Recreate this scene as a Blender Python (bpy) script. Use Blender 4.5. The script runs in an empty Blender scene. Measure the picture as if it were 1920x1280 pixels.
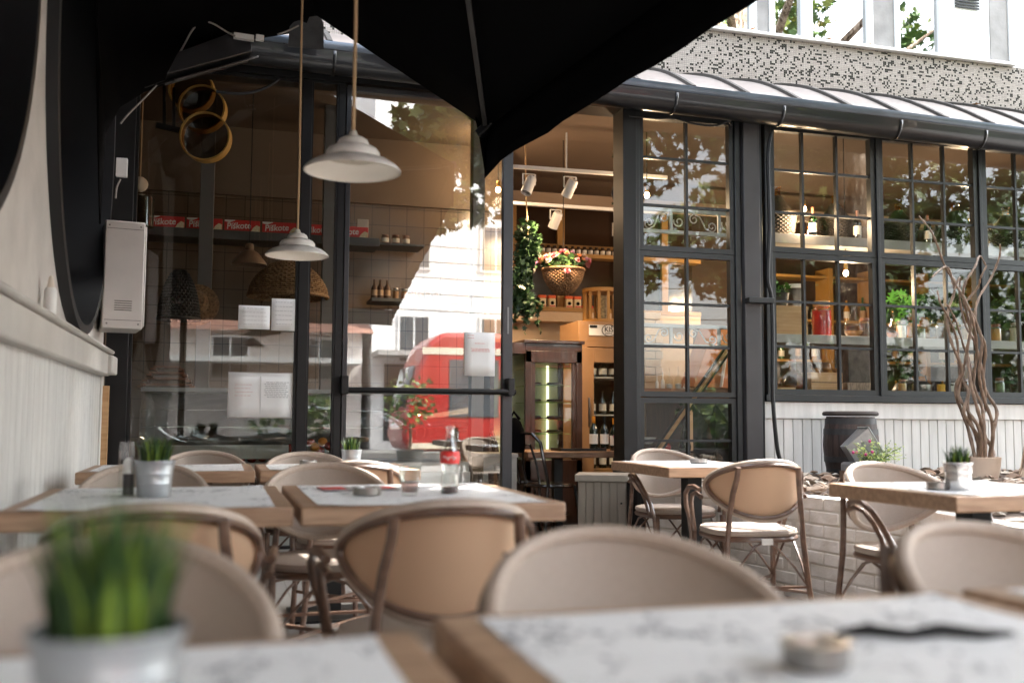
import bpy, bmesh, math, random
from mathutils import Vector, Matrix, noise
random.seed(7)
rad = math.radians
SC = bpy.context.scene
COL = SC.collection

# ------------------------------------------------------------------ camera
YAW, PITCH, ROLL, FPX = rad(16.0), rad(4.36), rad(0.3), 1900.0
_f = Vector((math.sin(YAW)*math.cos(PITCH), math.cos(YAW)*math.cos(PITCH), math.sin(PITCH)))
_R = Vector((math.cos(YAW), -math.sin(YAW), 0)); _U = _R.cross(_f)
RV = _R*math.cos(ROLL)+_U*math.sin(ROLL); UV = -_R*math.sin(ROLL)+_U*math.cos(ROLL); FV = _f
CAMP = Vector((0, 0, 1.0))
cd = bpy.data.cameras.new('camera'); cam = bpy.data.objects.new('camera', cd); COL.objects.link(cam)
cd.sensor_width = 36; cd.lens = 36*FPX/1920; cd.clip_start = .02; cd.clip_end = 500
cam.matrix_world = Matrix(((RV.x, UV.x, -FV.x, CAMP.x), (RV.y, UV.y, -FV.y, CAMP.y), (RV.z, UV.z, -FV.z, CAMP.z), (0, 0, 0, 1)))
cd.dof.use_dof = True; cd.dof.focus_distance = 7.4; cd.dof.aperture_fstop = 2.05
SC.camera = cam

# ------------------------------------------------------------------ light
SUN_EL, SUN_ROT = rad(50), rad(58)
w = bpy.data.worlds.new("World"); SC.world = w; w.use_nodes = True
nt = w.node_tree; bg = nt.nodes['Background']
sky = nt.nodes.new('ShaderNodeTexSky'); sky.sky_type = 'NISHITA'; sky.sun_disc = False
sky.sun_elevation = SUN_EL; sky.sun_rotation = SUN_ROT; sky.dust_density = 3; sky.air_density = 1.2
hs = nt.nodes.new('ShaderNodeHueSaturation'); hs.inputs['Saturation'].default_value = .35
nt.links.new(sky.outputs[0], hs.inputs['Color']); nt.links.new(hs.outputs[0], bg.inputs[0]); bg.inputs[1].default_value = .15
sl = bpy.data.lights.new('sun', 'SUN'); sl.energy = 2.0; sl.angle = rad(.5); sl.color = (1, .96, .90)
so = bpy.data.objects.new('sun', sl); COL.objects.link(so)
sd = Vector((math.sin(SUN_ROT)*math.cos(SUN_EL), math.cos(SUN_ROT)*math.cos(SUN_EL), math.sin(SUN_EL)))
so.rotation_euler = sd.to_track_quat('Z', 'Y').to_euler(); so.location = (0, 0, 20)
SC.view_settings.view_transform = 'Standard'; SC.view_settings.look = 'None'; SC.view_settings.gamma = 1
SC.view_settings.exposure = 3.78
SC.cycles.use_denoising = True
SC.cycles.max_bounces = 10; SC.cycles.diffuse_bounces = 4; SC.cycles.glossy_bounces = 4
SC.cycles.transparent_max_bounces = 24; SC.cycles.transmission_bounces = 6
SC.cycles.sample_clamp_indirect = 6; SC.cycles.caustics_reflective = False; SC.cycles.caustics_refractive = False
LAMP = 0.062   # scale of the indoor lamps

# ------------------------------------------------------------------ helpers
def at(px, py, Y=None, X=None, Z=None, d=None):
    v = FV + RV*((px-960)/FPX) - UV*((py-640)/FPX)
    t = d if d is not None else ((Y-CAMP.y)/v.y if Y is not None else ((X-CAMP.x)/v.x if X is not None else (Z-CAMP.z)/v.z))
    return CAMP + v*t
def fx(px, Y=7.2, py=700): return at(px, py, Y=Y).x
def fz(px, py, Y=7.2): return at(px, py, Y=Y).z

MATS = {}
def mat(name, col=(.5,.5,.5), rough=.6, metal=0., var=0., vscale=8., bump=0., bscale=40., stretch=(1,1,1), spec=.5, coat=0., col2=None, emit=None, estr=0., alpha=None):
    if name in MATS: return MATS[name]
    m = bpy.data.materials.new(name); m.use_nodes = True; n = m.node_tree; b = n.nodes['Principled BSDF']
    b.inputs['Base Color'].default_value = (*col, 1); b.inputs['Roughness'].default_value = rough
    b.inputs['Metallic'].default_value = metal; b.inputs['Specular IOR Level'].default_value = spec
    b.inputs['Coat Weight'].default_value = coat
    if emit: b.inputs['Emission Color'].default_value = (*emit, 1); b.inputs['Emission Strength'].default_value = estr
    tc = n.nodes.new('ShaderNodeTexCoord'); mp = n.nodes.new('ShaderNodeMapping'); mp.inputs['Scale'].default_value = stretch
    n.links.new(tc.outputs['Object'], mp.inputs[0])
    if var or col2:
        t = n.nodes.new('ShaderNodeTexNoise'); t.inputs['Scale'].default_value = vscale; t.inputs['Detail'].default_value = 6
        n.links.new(mp.outputs[0], t.inputs['Vector'])
        r = n.nodes.new('ShaderNodeValToRGB'); r.color_ramp.elements[0].position = .35; r.color_ramp.elements[1].position = .65
        c2 = col2 or tuple(c*(1-var) for c in col)
        r.color_ramp.elements[0].color = (*c2, 1); r.color_ramp.elements[1].color = (*col, 1)
        n.links.new(t.outputs['Fac'], r.inputs[0]); n.links.new(r.outputs[0], b.inputs['Base Color'])
    if bump:
        t = n.nodes.new('ShaderNodeTexNoise'); t.inputs['Scale'].default_value = bscale; t.inputs['Detail'].default_value = 5
        n.links.new(mp.outputs[0], t.inputs['Vector'])
        bp = n.nodes.new('ShaderNodeBump'); bp.inputs['Strength'].default_value = bump; bp.inputs['Distance'].default_value = .01
        n.links.new(t.outputs['Fac'], bp.inputs['Height']); n.links.new(bp.outputs[0], b.inputs['Normal'])
    MATS[name] = m; return m

def glassmat(name, refl=.1, tint=(.96,.98,.97), rough=0., power=4, spread=.8):
    if name in MATS: return MATS[name]
    m = bpy.data.materials.new(name); m.use_nodes = True; n = m.node_tree; n.nodes.clear()
    o = n.nodes.new('ShaderNodeOutputMaterial'); mx = n.nodes.new('ShaderNodeMixShader')
    t = n.nodes.new('ShaderNodeBsdfTransparent'); t.inputs[0].default_value = (*tint, 1)
    g = n.nodes.new('ShaderNodeBsdfGlossy'); g.inputs['Roughness'].default_value = rough; g.inputs[0].default_value = (1,1,1,1)
    lw = n.nodes.new('ShaderNodeLayerWeight'); lw.inputs[0].default_value = .5
    p = n.nodes.new('ShaderNodeMath'); p.operation = 'POWER'; p.inputs[1].default_value = power
    ma = n.nodes.new('ShaderNodeMath'); ma.operation = 'MULTIPLY_ADD'; ma.inputs[1].default_value = spread; ma.inputs[2].default_value = refl
    n.links.new(lw.outputs['Facing'], p.inputs[0]); n.links.new(p.outputs[0], ma.inputs[0]); n.links.new(ma.outputs[0], mx.inputs[0])
    n.links.new(t.outputs[0], mx.inputs[1]); n.links.new(g.outputs[0], mx.inputs[2]); n.links.new(mx.outputs[0], o.inputs[0])
    MATS[name] = m; return m

class MB:
    def __init__(s): s.v = []; s.f = []; s.m = []; s.mi = 0
    def add(s, vs, fs, M=None):
        o = len(s.v)
        s.v += [tuple(M @ Vector(v)) if M is not None else tuple(v) for v in vs]
        s.f += [tuple(o+i for i in f) for f in fs]; s.m += [s.mi]*len(fs); return s
    def box(s, x0, x1, y0, y1, z0, z1, M=None):
        vs = [(x0,y0,z0),(x1,y0,z0),(x1,y1,z0),(x0,y1,z0),(x0,y0,z1),(x1,y0,z1),(x1,y1,z1),(x0,y1,z1)]
        return s.add(vs, [(0,3,2,1),(4,5,6,7),(0,1,5,4),(1,2,6,5),(2,3,7,6),(3,0,4,7)], M)
    def bar(s, a, b, w, h=None, up=Vector((0,0,1))):
        a = Vector(a); b = Vector(b); h = h or w; d = b-a; L = d.length; q = d.normalized()
        if abs(q.dot(up)) > .99: up = Vector((0,1,0))
        x = q.cross(up).normalized(); z = x.cross(q)
        M = Matrix(((x.x,q.x,z.x,a.x),(x.y,q.y,z.y,a.y),(x.z,q.z,z.z,a.z),(0,0,0,1)))
        return s.box(-w/2, w/2, 0, L, -h/2, h/2, M)
    def tube(s, pts, r, n=8, closed=False, cap=True, flat=1.0):
        pts = [Vector(p) for p in pts]; N = len(pts)
        rs = r if isinstance(r, (list, tuple)) else [r]*N
        vs = []; prev = None
        for i, p in enumerate(pts):
            a = pts[i-1] if (i or closed) else pts[i]; b = pts[(i+1) % N] if (i < N-1 or closed) else pts[i]
            t = (b-a).normalized()
            if prev is None:
                u = t.cross(Vector((0,0,1)));
                if u.length < .1: u = t.cross(Vector((1,0,0)))
                u.normalize()
            else:
                u = prev - t*prev.dot(t)
                if u.length < 1e-4: u = t.cross(Vector((0,0,1)))
                u.normalize()
            prev = u; w_ = t.cross(u)
            for k in range(n):
                an = 2*math.pi*k/n; vs.append(p + (u*math.cos(an)*flat + w_*math.sin(an))*rs[i])
        fs = []
        for i in range(N if closed else N-1):
            j = (i+1) % N
            for k in range(n): fs.append((i*n+k, i*n+(k+1) % n, j*n+(k+1) % n, j*n+k))
        if cap and not closed: fs += [tuple(range(n))[::-1], tuple((N-1)*n+k for k in range(n))]
        return s.add(vs, fs)
    def lathe(s, prof, n=20, M=None, cap=True):
        vs = []; fs = []
        for r, z in prof:
            for k in range(n): a = 2*math.pi*k/n; vs.append((r*math.cos(a), r*math.sin(a), z))
        for i in range(len(prof)-1):
            for k in range(n): fs.append((i*n+k, i*n+(k+1) % n, (i+1)*n+(k+1) % n, (i+1)*n+k))
        if cap:
            if prof[0][0] > 1e-4: fs.append(tuple(range(n))[::-1])
            if prof[-1][0] > 1e-4: fs.append(tuple((len(prof)-1)*n+k for k in range(n)))
        return s.add(vs, fs, M)
    def ball(s, c, r, n=8, m=6, sz=1., M=None):
        T = Matrix.Translation(Vector(c))
        if M is not None: T = M @ T
        return s.lathe([(max(r*math.sin(math.pi*i/m), 1e-5), -r*math.cos(math.pi*i/m)*sz) for i in range(m+1)], n, T, cap=False)
    def grid(s, P, nu, nv, closed=False):
        vs = [P(i, j) for i in range(nu) for j in range(nv)]; fs = []
        for i in range(nu-1):
            for j in range(nv-1): fs.append((i*nv+j, (i+1)*nv+j, (i+1)*nv+j+1, i*nv+j+1))
        return s.add(vs, fs)
    def build(s, name, mats, parent=None, smooth=True, loc=(0,0,0), rz=0., bevel=0., solid=0., seg=2):
        me = bpy.data.meshes.new(name); me.from_pydata([tuple(v) for v in s.v], [], s.f)
        if not isinstance(mats, (list, tuple)): mats = [mats]
        for m in mats: me.materials.append(m)
        me.polygons.foreach_set('material_index', s.m)
        me.validate(); me.update()
        if smooth:
            me.polygons.foreach_set('use_smooth', [True]*len(me.polygons))
            try: me.set_sharp_from_angle(angle=rad(38))
            except Exception: pass
        o = bpy.data.objects.new(name, me); COL.objects.link(o); o.location = loc; o.rotation_euler = (0,0,rz)
        if parent is not None: o.parent = parent
        if solid: q = o.modifiers.new('solid', 'SOLIDIFY'); q.thickness = solid; q.offset = 0
        if bevel: q = o.modifiers.new('bevel', 'BEVEL'); q.width = bevel; q.segments = seg; q.limit_method = 'ANGLE'; q.harden_normals = False
        return o

def tag(o, label=None, cat=None, group=None, kind=None):
    if label: o['label'] = label
    if cat: o['category'] = cat
    if group: o['group'] = group
    if kind: o['kind'] = kind
    return o
def thing(name, label, cat, loc=(0,0,0), rz=0., group=None):
    o = bpy.data.objects.new(name, None); COL.objects.link(o); o.location = loc; o.rotation_euler = (0,0,rz)
    return tag(o, label, cat, group)
def copy_tree(o, parent=None, label=None, loc=None, rz=None):
    c = o.copy(); COL.objects.link(c)
    if parent is not None: c.parent = parent
    for ch in list(o.children): copy_tree(ch, c)
    if label: c['label'] = label
    if loc is not None: c.location = loc
    if rz is not None: c.rotation_euler = (0,0,rz)
    return c
def text(body, size, m, parent, loc, rot=(math.pi/2,0,0), name='lettering', ext=.0008, align='CENTER', sx=1., shear=0.):
    cu = bpy.data.curves.new(name, 'FONT'); cu.body = body; cu.size = size; cu.extrude = ext; cu.align_x = align; cu.align_y = 'CENTER'; cu.shear = shear
    cu.offset = size*.012
    o = bpy.data.objects.new(name, cu); COL.objects.link(o)
    dg = bpy.context.evaluated_depsgraph_get(); me = bpy.data.meshes.new_from_object(o.evaluated_get(dg))
    bpy.data.objects.remove(o); me.name = name
    me.materials.clear(); me.materials.append(m)
    o = bpy.data.objects.new(name, me); COL.objects.link(o); o.parent = parent; o.location = loc; o.rotation_euler = rot; o.scale = (sx,1,1)
    return o

# ------------------------------------------------------------------ materials
BLACKM = mat('black_metal', (.0045,.0048,.0055), .5, .3, var=.3, vscale=6, bump=.05, bscale=200)
GREYM = mat('grey_painted_steel', (.014,.016,.0175), .42, .2, var=.2, vscale=5, bump=.08, bscale=60)
DARK = mat('black_fabric', (.0022,.0022,.0025), .9, bump=.1, bscale=300, spec=.05)
PLASTER = mat('white_plaster', (.62,.58,.54), .85, var=.14, vscale=4, bump=.35, bscale=45)
WBOARD = mat('white_painted_board', (.62,.61,.585), .6, var=.16, vscale=3, bump=.2, bscale=30, stretch=(6,6,.6))
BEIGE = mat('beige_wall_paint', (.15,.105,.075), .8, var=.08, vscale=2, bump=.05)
OAK = mat('oiled_oak', (.42,.265,.165), .45, col2=(.28,.165,.10), vscale=5, stretch=(1.2,9,9), bump=.12, bscale=20)
OAK2 = mat('dark_walnut', (.045,.020,.012), .35, var=.5, vscale=6, stretch=(8,8,1), coat=.3)
PINE = mat('pine_wood', (.55,.34,.17), .55, col2=(.42,.23,.10), vscale=3, stretch=(1,8,14), bump=.05)
OCHRE = mat('ochre_painted_wood', (.42,.22,.055), .5, var=.15, vscale=4)
AMBERF = mat('brown_laminate', (.33,.18,.08), .4, var=.1, vscale=3)
RATTAN = mat('brown_bamboo_tube', (.155,.088,.058), .36, col2=(.09,.048,.032), vscale=9, stretch=(1,1,3), coat=.35)
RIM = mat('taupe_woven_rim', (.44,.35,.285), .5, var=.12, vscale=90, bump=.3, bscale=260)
FRONT = mat('taupe_sling_fabric', (.37,.30,.25), .6, var=.08, vscale=150, bump=.25, bscale=420)
def sling():
    m = bpy.data.materials.new('tan_sling_fabric'); m.use_nodes = True; n = m.node_tree; b = n.nodes['Principled BSDF']; o = n.nodes['Material Output']
    b.inputs['Base Color'].default_value = (.64,.42,.27,1); b.inputs['Roughness'].default_value = .65
    t = n.nodes.new('ShaderNodeBsdfTranslucent'); t.inputs[0].default_value = (.9,.5,.28,1); mx = n.nodes.new('ShaderNodeMixShader'); mx.inputs[0].default_value = .25
    n.links.new(b.outputs[0], mx.inputs[1]); n.links.new(t.outputs[0], mx.inputs[2]); n.links.new(mx.outputs[0], o.inputs[0]); return m
SLING = sling()
ZINC = mat('galvanised_zinc', (.40,.42,.44), .38, .75, var=.18, vscale=25, bump=.05)
STEEL = mat('polished_steel', (.30,.285,.27), .28, 1., var=.1, vscale=20)
WHITEP = mat('white_plastic', (.75,.74,.72), .35)
CERAM = mat('whitewashed_ceramic', (.76,.73,.70), .55, col2=(.60,.56,.52), vscale=14, bump=.2, bscale=50)
CERIN = mat('cream_enamel_inside', (.78,.72,.63), .45)
ROPE = mat('beige_rope', (.50,.33,.18), .8, bump=.4, bscale=300)
GRASS = mat('green_grass_blade', (.016,.062,.003), .6, col2=(.006,.026,.002), vscale=30)
GRASS2 = mat('light_green_grass_blade', (.13,.21,.012), .6)
LEAF = mat('plane_leaf', (.09,.17,.03), .5, col2=(.045,.10,.02), vscale=3)
LEAF2 = mat('yellow_green_leaf', (.22,.27,.05), .5)
IVY = mat('ivy_leaf', (.025,.065,.02), .45, var=.4, vscale=9)
PAPER = mat('white_paper', (.80,.80,.80), .7, var=.03, vscale=3)
INK = mat('grey_ink', (.25,.25,.27), .7)
REDINK = mat('red_ink', (.6,.15,.12), .7)
REDBOX = mat('red_card', (.62,.025,.02), .4)
CREAMC = mat('cream_card', (.80,.66,.42), .5)
GLASSW = glassmat('window_glass', refl=.028, tint=(.93,.95,.94), spread=.9)
GLASSD = glassmat('door_glass', refl=.085, tint=(.92,.94,.93), spread=.9)
CLEAR = glassmat('clear_glass', refl=.03, tint=(.93,.95,.94), power=2, spread=.55)
SMOKE = glassmat('smoky_glass', refl=.10, tint=(.55,.55,.5), power=2, spread=.5)
GREENG = glassmat('green_bottle_glass', refl=.08, tint=(.10,.22,.10), power=2, spread=.5)
AMBG = glassmat('amber_glass', refl=.08, tint=(.75,.45,.15), power=2, spread=.5)
WINEG = mat('dark_wine_glass', (.01,.015,.01), .08, spec=.8, coat=.5)
WICK = mat('wicker', (.30,.17,.08), .7, col2=(.12,.06,.025), vscale=60, bump=.6, bscale=110)
WICKD = mat('dark_wicker', (.05,.04,.035), .6, col2=(.02,.017,.015), vscale=60, bump=.6, bscale=110)
STONE = mat('dark_slate', (.12,.12,.12), .8, var=.3)
CONC = mat('grey_concrete', (.28,.27,.26), .85, var=.25, vscale=5, bump=.2)

def node_mat(name, rough=.8):
    m = bpy.data.materials.new(name); m.use_nodes = True; n = m.node_tree; b = n.nodes['Principled BSDF']; b.inputs['Roughness'].default_value = rough
    tc = n.nodes.new('ShaderNodeTexCoord'); MATS[name] = m
    return m, n, b, tc.outputs['Object']
def mth(n, op, a, b=None):
    x = n.nodes.new('ShaderNodeMath'); x.operation = op
    for i, v in enumerate((a, b)):
        if v is None: continue
        if isinstance(v, (int, float)): x.inputs[i].default_value = v
        else: n.links.new(v, x.inputs[i])
    return x.outputs[0]
def mixc(n, f, a, b):
    x = n.nodes.new('ShaderNodeMix'); x.data_type = 'RGBA'
    n.links.new(f, x.inputs[0])
    for i, v in ((6, a), (7, b)):
        if isinstance(v, tuple): x.inputs[i].default_value = (*v, 1)
        else: n.links.new(v, x.inputs[i])
    return x.outputs[2]
def mosaic():
    m, n, b, oc = node_mat('mosaic_tiles', .8)
    sp = n.nodes.new('ShaderNodeSeparateXYZ'); n.links.new(oc, sp.inputs[0])
    S = 1/.018
    u = mth(n, 'MULTIPLY', sp.outputs[0], S); v = mth(n, 'MULTIPLY', sp.outputs[2], S)
    fu = mth(n, 'FLOOR', u); fv = mth(n, 'FLOOR', v)
    cb = n.nodes.new('ShaderNodeCombineXYZ'); n.links.new(fu, cb.inputs[0]); n.links.new(fv, cb.inputs[1])
    wn = n.nodes.new('ShaderNodeTexWhiteNoise'); wn.noise_dimensions = '2D'; n.links.new(cb.outputs[0], wn.inputs['Vector'])
    cb2 = n.nodes.new('ShaderNodeCombineXYZ'); n.links.new(mth(n,'FLOOR',mth(n,'MULTIPLY',fu,.5)), cb2.inputs[0]); n.links.new(fv, cb2.inputs[1])
    wn2 = n.nodes.new('ShaderNodeTexWhiteNoise'); wn2.noise_dimensions = '2D'; n.links.new(cb2.outputs[0], wn2.inputs['Vector'])
    dk = mth(n, 'MAXIMUM', mth(n, 'LESS_THAN', wn.outputs[0], .16), mth(n, 'LESS_THAN', wn2.outputs[0], .06))
    tone = mixc(n, wn2.outputs[0], (.30,.265,.235), (.38,.34,.305))
    c = mixc(n, dk, tone, (.008,.009,.006))
    g = mth(n, 'MAXIMUM', mth(n, 'LESS_THAN', mth(n, 'FRACT', u), .13), mth(n, 'LESS_THAN', mth(n, 'FRACT', v), .13))
    c = mixc(n, g, c, (.13,.12,.105)); n.links.new(c, b.inputs['Base Color']); b.inputs['Specular IOR Level'].default_value = .15; return m
MOSAIC = mosaic()
def tiles(name, col, grout, sx, sz, rough=.25, gw=.03):
    m, n, b, oc = node_mat(name, rough)
    sp = n.nodes.new('ShaderNodeSeparateXYZ'); n.links.new(oc, sp.inputs[0])
    u = mth(n, 'DIVIDE', sp.outputs[0], sx); v = mth(n, 'DIVIDE', sp.outputs[2], sz)
    g = mth(n, 'MAXIMUM', mth(n, 'LESS_THAN', mth(n, 'FRACT', u), gw), mth(n, 'LESS_THAN', mth(n, 'FRACT', v), gw))
    cb = n.nodes.new('ShaderNodeCombineXYZ'); n.links.new(mth(n,'FLOOR',u), cb.inputs[0]); n.links.new(mth(n,'FLOOR',v), cb.inputs[1])
    wn = n.nodes.new('ShaderNodeTexWhiteNoise'); n.links.new(cb.outputs[0], wn.inputs['Vector'])
    c = mixc(n, wn.outputs[0], col, tuple(x*.85 for x in col))
    c = mixc(n, g, c, grout); n.links.new(c, b.inputs['Base Color']); return m
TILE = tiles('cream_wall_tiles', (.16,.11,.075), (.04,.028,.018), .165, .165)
PAVE = tiles('grey_paving', (.22,.21,.20), (.16,.15,.14), .4, .4, .8, .015)
def paverfix():
    n = PAVE.node_tree
    sp = [x for x in n.nodes if x.type == 'SEPXYZ'][0]
    v = [x for x in n.nodes if x.type == 'MATH' and x.operation == 'DIVIDE'][1]
    n.links.new(sp.outputs[1], v.inputs[0])
paverfix()
def matpaper():
    m, n, b, oc = node_mat('printed_placemat', .6)
    t = n.nodes.new('ShaderNodeTexNoise'); t.inputs['Scale'].default_value = 9; t.inputs['Detail'].default_value = 3; n.links.new(oc, t.inputs['Vector'])
    a = mth(n, 'ABSOLUTE', mth(n, 'SUBTRACT', t.outputs['Fac'], .5)); line = mth(n, 'LESS_THAN', a, .003)
    t2 = n.nodes.new('ShaderNodeTexNoise'); t2.inputs['Scale'].default_value = 42; t2.inputs['Detail'].default_value = 2; n.links.new(oc, t2.inputs['Vector'])
    a2 = mth(n, 'LESS_THAN', mth(n, 'ABSOLUTE', mth(n, 'SUBTRACT', t2.outputs['Fac'], .5)), .03)
    t3 = n.nodes.new('ShaderNodeTexNoise'); t3.inputs['Scale'].default_value = 6; n.links.new(oc, t3.inputs['Vector'])
    msk = mth(n, 'GREATER_THAN', t3.outputs['Fac'], .585)
    f = mth(n, 'MAXIMUM', line, mth(n, 'MULTIPLY', a2, msk)); f = mth(n, 'MULTIPLY', f, .97)
    c = mixc(n, f, (.86,.86,.87), (.10,.11,.14)); n.links.new(c, b.inputs['Base Color']); return m
MATP = matpaper()
def barkmat():
    m, n, b, oc = node_mat('plane_tree_bark', .85)
    mp = n.nodes.new('ShaderNodeMapping'); mp.inputs['Scale'].default_value = (3,3,1); n.links.new(oc, mp.inputs[0])
    t = n.nodes.new('ShaderNodeTexNoise'); t.inputs['Scale'].default_value = 6; t.inputs['Detail'].default_value = 8; t.inputs['Distortion'].default_value = 1.2; n.links.new(mp.outputs[0], t.inputs['Vector'])
    r = n.nodes.new('ShaderNodeValToRGB'); e = r.color_ramp.elements; e[0].position = .34; e[0].color = (.06,.035,.022,1); e[1].position = .62; e[1].color = (.78,.65,.52,1)
    x = e.new(.48); x.color = (.46,.34,.24,1)
    n.links.new(t.outputs['Fac'], r.inputs[0]); n.links.new(r.outputs[0], b.inputs['Base Color'])
    bp = n.nodes.new('ShaderNodeBump'); bp.inputs['Strength'].default_value = .9; bp.inputs['Distance'].default_value = .03; n.links.new(t.outputs['Fac'], bp.inputs['Height']); n.links.new(bp.outputs[0], b.inputs['Normal'])
    return m
BARK = barkmat()
TWIG = mat('twisted_willow_bark', (.24,.165,.115), .6, col2=(.11,.07,.045), vscale=14, stretch=(3,3,1), bump=.3)
BRICKW = mat('white_painted_brick', (.84,.81,.77), .75, col2=(.68,.64,.58), vscale=9, bump=.5, bscale=35)
ROCK = mat('brown_bark_chip', (.22,.13,.08), .9, col2=(.42,.34,.27), vscale=8, bump=.5)
ROOFT = mat('red_roof_tile', (.34,.17,.12), .8, var=.3, vscale=20)
BWHITE = mat('white_render', (.86,.85,.83), .85, var=.08, vscale=.6)
exec_done = True

# ================================================================== SETTING
FY = 7.2
o = MB().box(-12, 40, -6.5, 14, -.3, 0).build('ground', PAVE, smooth=False); tag(o, kind='structure')
ROADM = mat('asphalt', (.055,.055,.058), .85, var=.3, vscale=3, bump=.3, bscale=60)
o = MB().box(-90, 110, -90, -6.6, -.5, -.12).build('road', ROADM, smooth=False); tag(o, kind='structure')
mb = MB(); mb.box(-90, 110, -6.62, -6.45, -.4, .004)
for i in range(40): mb.box(-60+4*i, -58.2+4*i, -11.0, -10.86, -.13, -.116)
tag(mb.build('kerb', mat('pale_kerb_stone', (.55,.54,.52), .8, var=.2), smooth=False), kind='structure')
o = MB().box(-90, 110, -17.2, -14.2, -.4, .02).build('pavement', PAVE, smooth=False); tag(o, kind='structure')

# ---- cafe building
cafe = thing('cafe_building', 'low café front of black framed glass, white boards and a lean-to roof with gutter', 'building', (0,0,0))
ZT = 3.40
def part(name, mb, m, parent=None, **k): return mb.build(name, m, parent or cafe, **k)
# frames
mb = MB()
mb.box(-.74, -.60, FY-.02, FY+.10, 0, ZT)                   # far left post
mb.box(fx(556), fx(575), FY-.02, FY+.10, 0, ZT)
mb.box(fx(626), fx(640), FY-.005, FY+.10, 0, ZT)
part('post', mb, BLACKM, bevel=.004)
mb = MB(); mb.box(fx(1165), fx(1190), FY-.05, FY+.16, 0, ZT+.02); part('post', mb, BLACKM, bevel=.004)
mb = MB(); mb.box(fx(1190)+.003, fx(1198), FY-.03, FY+.12, 0, ZT); mb.box(fx(1380), fx(1390), FY-.02, FY+.12, 0, ZT); mb.box(fx(1424), fx(1431), FY-.02, FY+.12, 0, ZT)
mb.box(fx(1436), fx(1448), FY-.03, FY+.12, 1.2, ZT); part('post', mb, GREYM, bevel=.004)
COLM = mat('grey_steel_column', (.045,.043,.045), .5, .1, var=.25, vscale=3)
part('pillar', MB().box(fx(1391)+.004, fx(1423)-.004, FY-.06, FY+.08, 0, ZT), COLM, bevel=.006)
part('bracket', MB().box(fx(1390), fx(1438), FY-.14, FY-.065, fz(1410,571), fz(1410,561)), GREYM, bevel=.004)
# fascia and soffit
mb = MB(); mb.box(-.74, 14, FY-.04, FY+.2, ZT, ZT+.07); part('fascia', mb, BLACKM)
# gutter: half round with joints
mb = MB(); prof = []
for i in range(11):
    a = math.pi + math.pi*i/10; prof.append((7.0+.1*math.cos(a), 3.525+.13*math.sin(a)))
prof = [(6.895,3.535)] + prof + [(7.105,3.54), (7.098,3.525)] + [(7.0+.092*math.cos(-math.pi*i/10), 3.53+.12*math.sin(-math.pi*i/10)) for i in range(1,11)]
xs = [-.74 + 15*i/60 for i in range(61)]
mb.grid(lambda i,j: (xs[i], prof[j % len(prof)][0]+.004*math.sin(xs[i]*3), prof[j % len(prof)][1]-.0185*(xs[i]-.5)), 61, len(prof)+1)
GUT = mat('black_enamelled_gutter', (.013,.015,.018), .32, .3, var=.3, vscale=7, bump=.04, bscale=30, coat=.3)
gut = part('gutter', mb, GUT)
for px in (622, 905, 1262, 1462, 1680, 1838):
    x = fx(px, 6.95, 200); m2 = MB(); m2.grid(lambda i,j: (x+.02*i, 7.0+.108*math.cos(math.pi+math.pi*j/12), 3.525-.0185*(x-.5)+.137*math.sin(math.pi+math.pi*j/12)), 2, 13); m2.build('gutter_joint', GUT, gut, solid=.004)
# flashing (two steps of blue grey sheet) and roof
FLASH = mat('blue_grey_sheet_metal', (.12,.145,.18), .35, .5, var=.25, vscale=4, bump=.15, bscale=12)
mb = MB(); xs = [-.74+i*.45 for i in range(34)]
def jit(i, a): return a*math.sin(i*7.3)
mb.grid(lambda i,j: (xs[i], [6.90,6.91,6.935,7.13,7.14][j]+jit(i,.005), [3.537,3.60,3.607,3.655,3.675][j]+jit(i+j,.004)-.0185*(xs[i]-.5)), len(xs), 5)
part('flashing', mb, FLASH, solid=.003)
ROOFP = mat('translucent_roof_sheet', (.20,.168,.15), .5, col2=(.15,.128,.115), vscale=2.5, spec=.5)
mb = MB(); nr = 32
def roofp(x, t, up=0.): return (x, 7.145+1.165*t, 3.66-.0185*(x-.5)*(1-t)+.475*t+.06*math.sin(math.pi*t)+up)
mb.grid(lambda i,j: roofp(-.74+.475*i, j/8), nr, 9)
roof = part('roof', mb, ROOFP, solid=.012)
RIBM = mat('dark_roof_rib', (.05,.045,.04), .7, var=.3, bump=.3)
for i in range(nr):
    m2 = MB(); x = -.74+.475*i
    for j in range(8):
        a = roofp(x, j/8, .018); b = roofp(x, (j+1)/8, .018); m2.bar(a, b, .035, .03)
    m2.build('rib', RIBM, roof)

def window(x0, x1, z0, z1, vs, hs, name='window', fr=.035, glass=GLASSW, m=GREYM, Y=FY):
    mb = MB()
    mb.box(x0, x0+fr, Y, Y+.06, z0, z1); mb.box(x1-fr, x1, Y, Y+.06, z0, z1)
    mb.box(x0+fr, x1-fr, Y, Y+.06, z1-fr, z1); mb.box(x0+fr, x1-fr, Y, Y+.06, z0, z0+fr)
    for v in vs: mb.box(v-.010, v+.010, Y+.012, Y+.05, z0+fr, z1-fr)
    for h in hs: mb.box(x0+fr, x1-fr, Y+.015, Y+.047, h-.010, h+.010)
    w_ = part(name, mb, m, smooth=False)
    MB().box(x0+fr*.6, x1-fr*.6, Y+.028, Y+.032, z0+fr*.6, z1-fr*.6).build('pane', glass, w_, smooth=False)
    return w_
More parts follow.
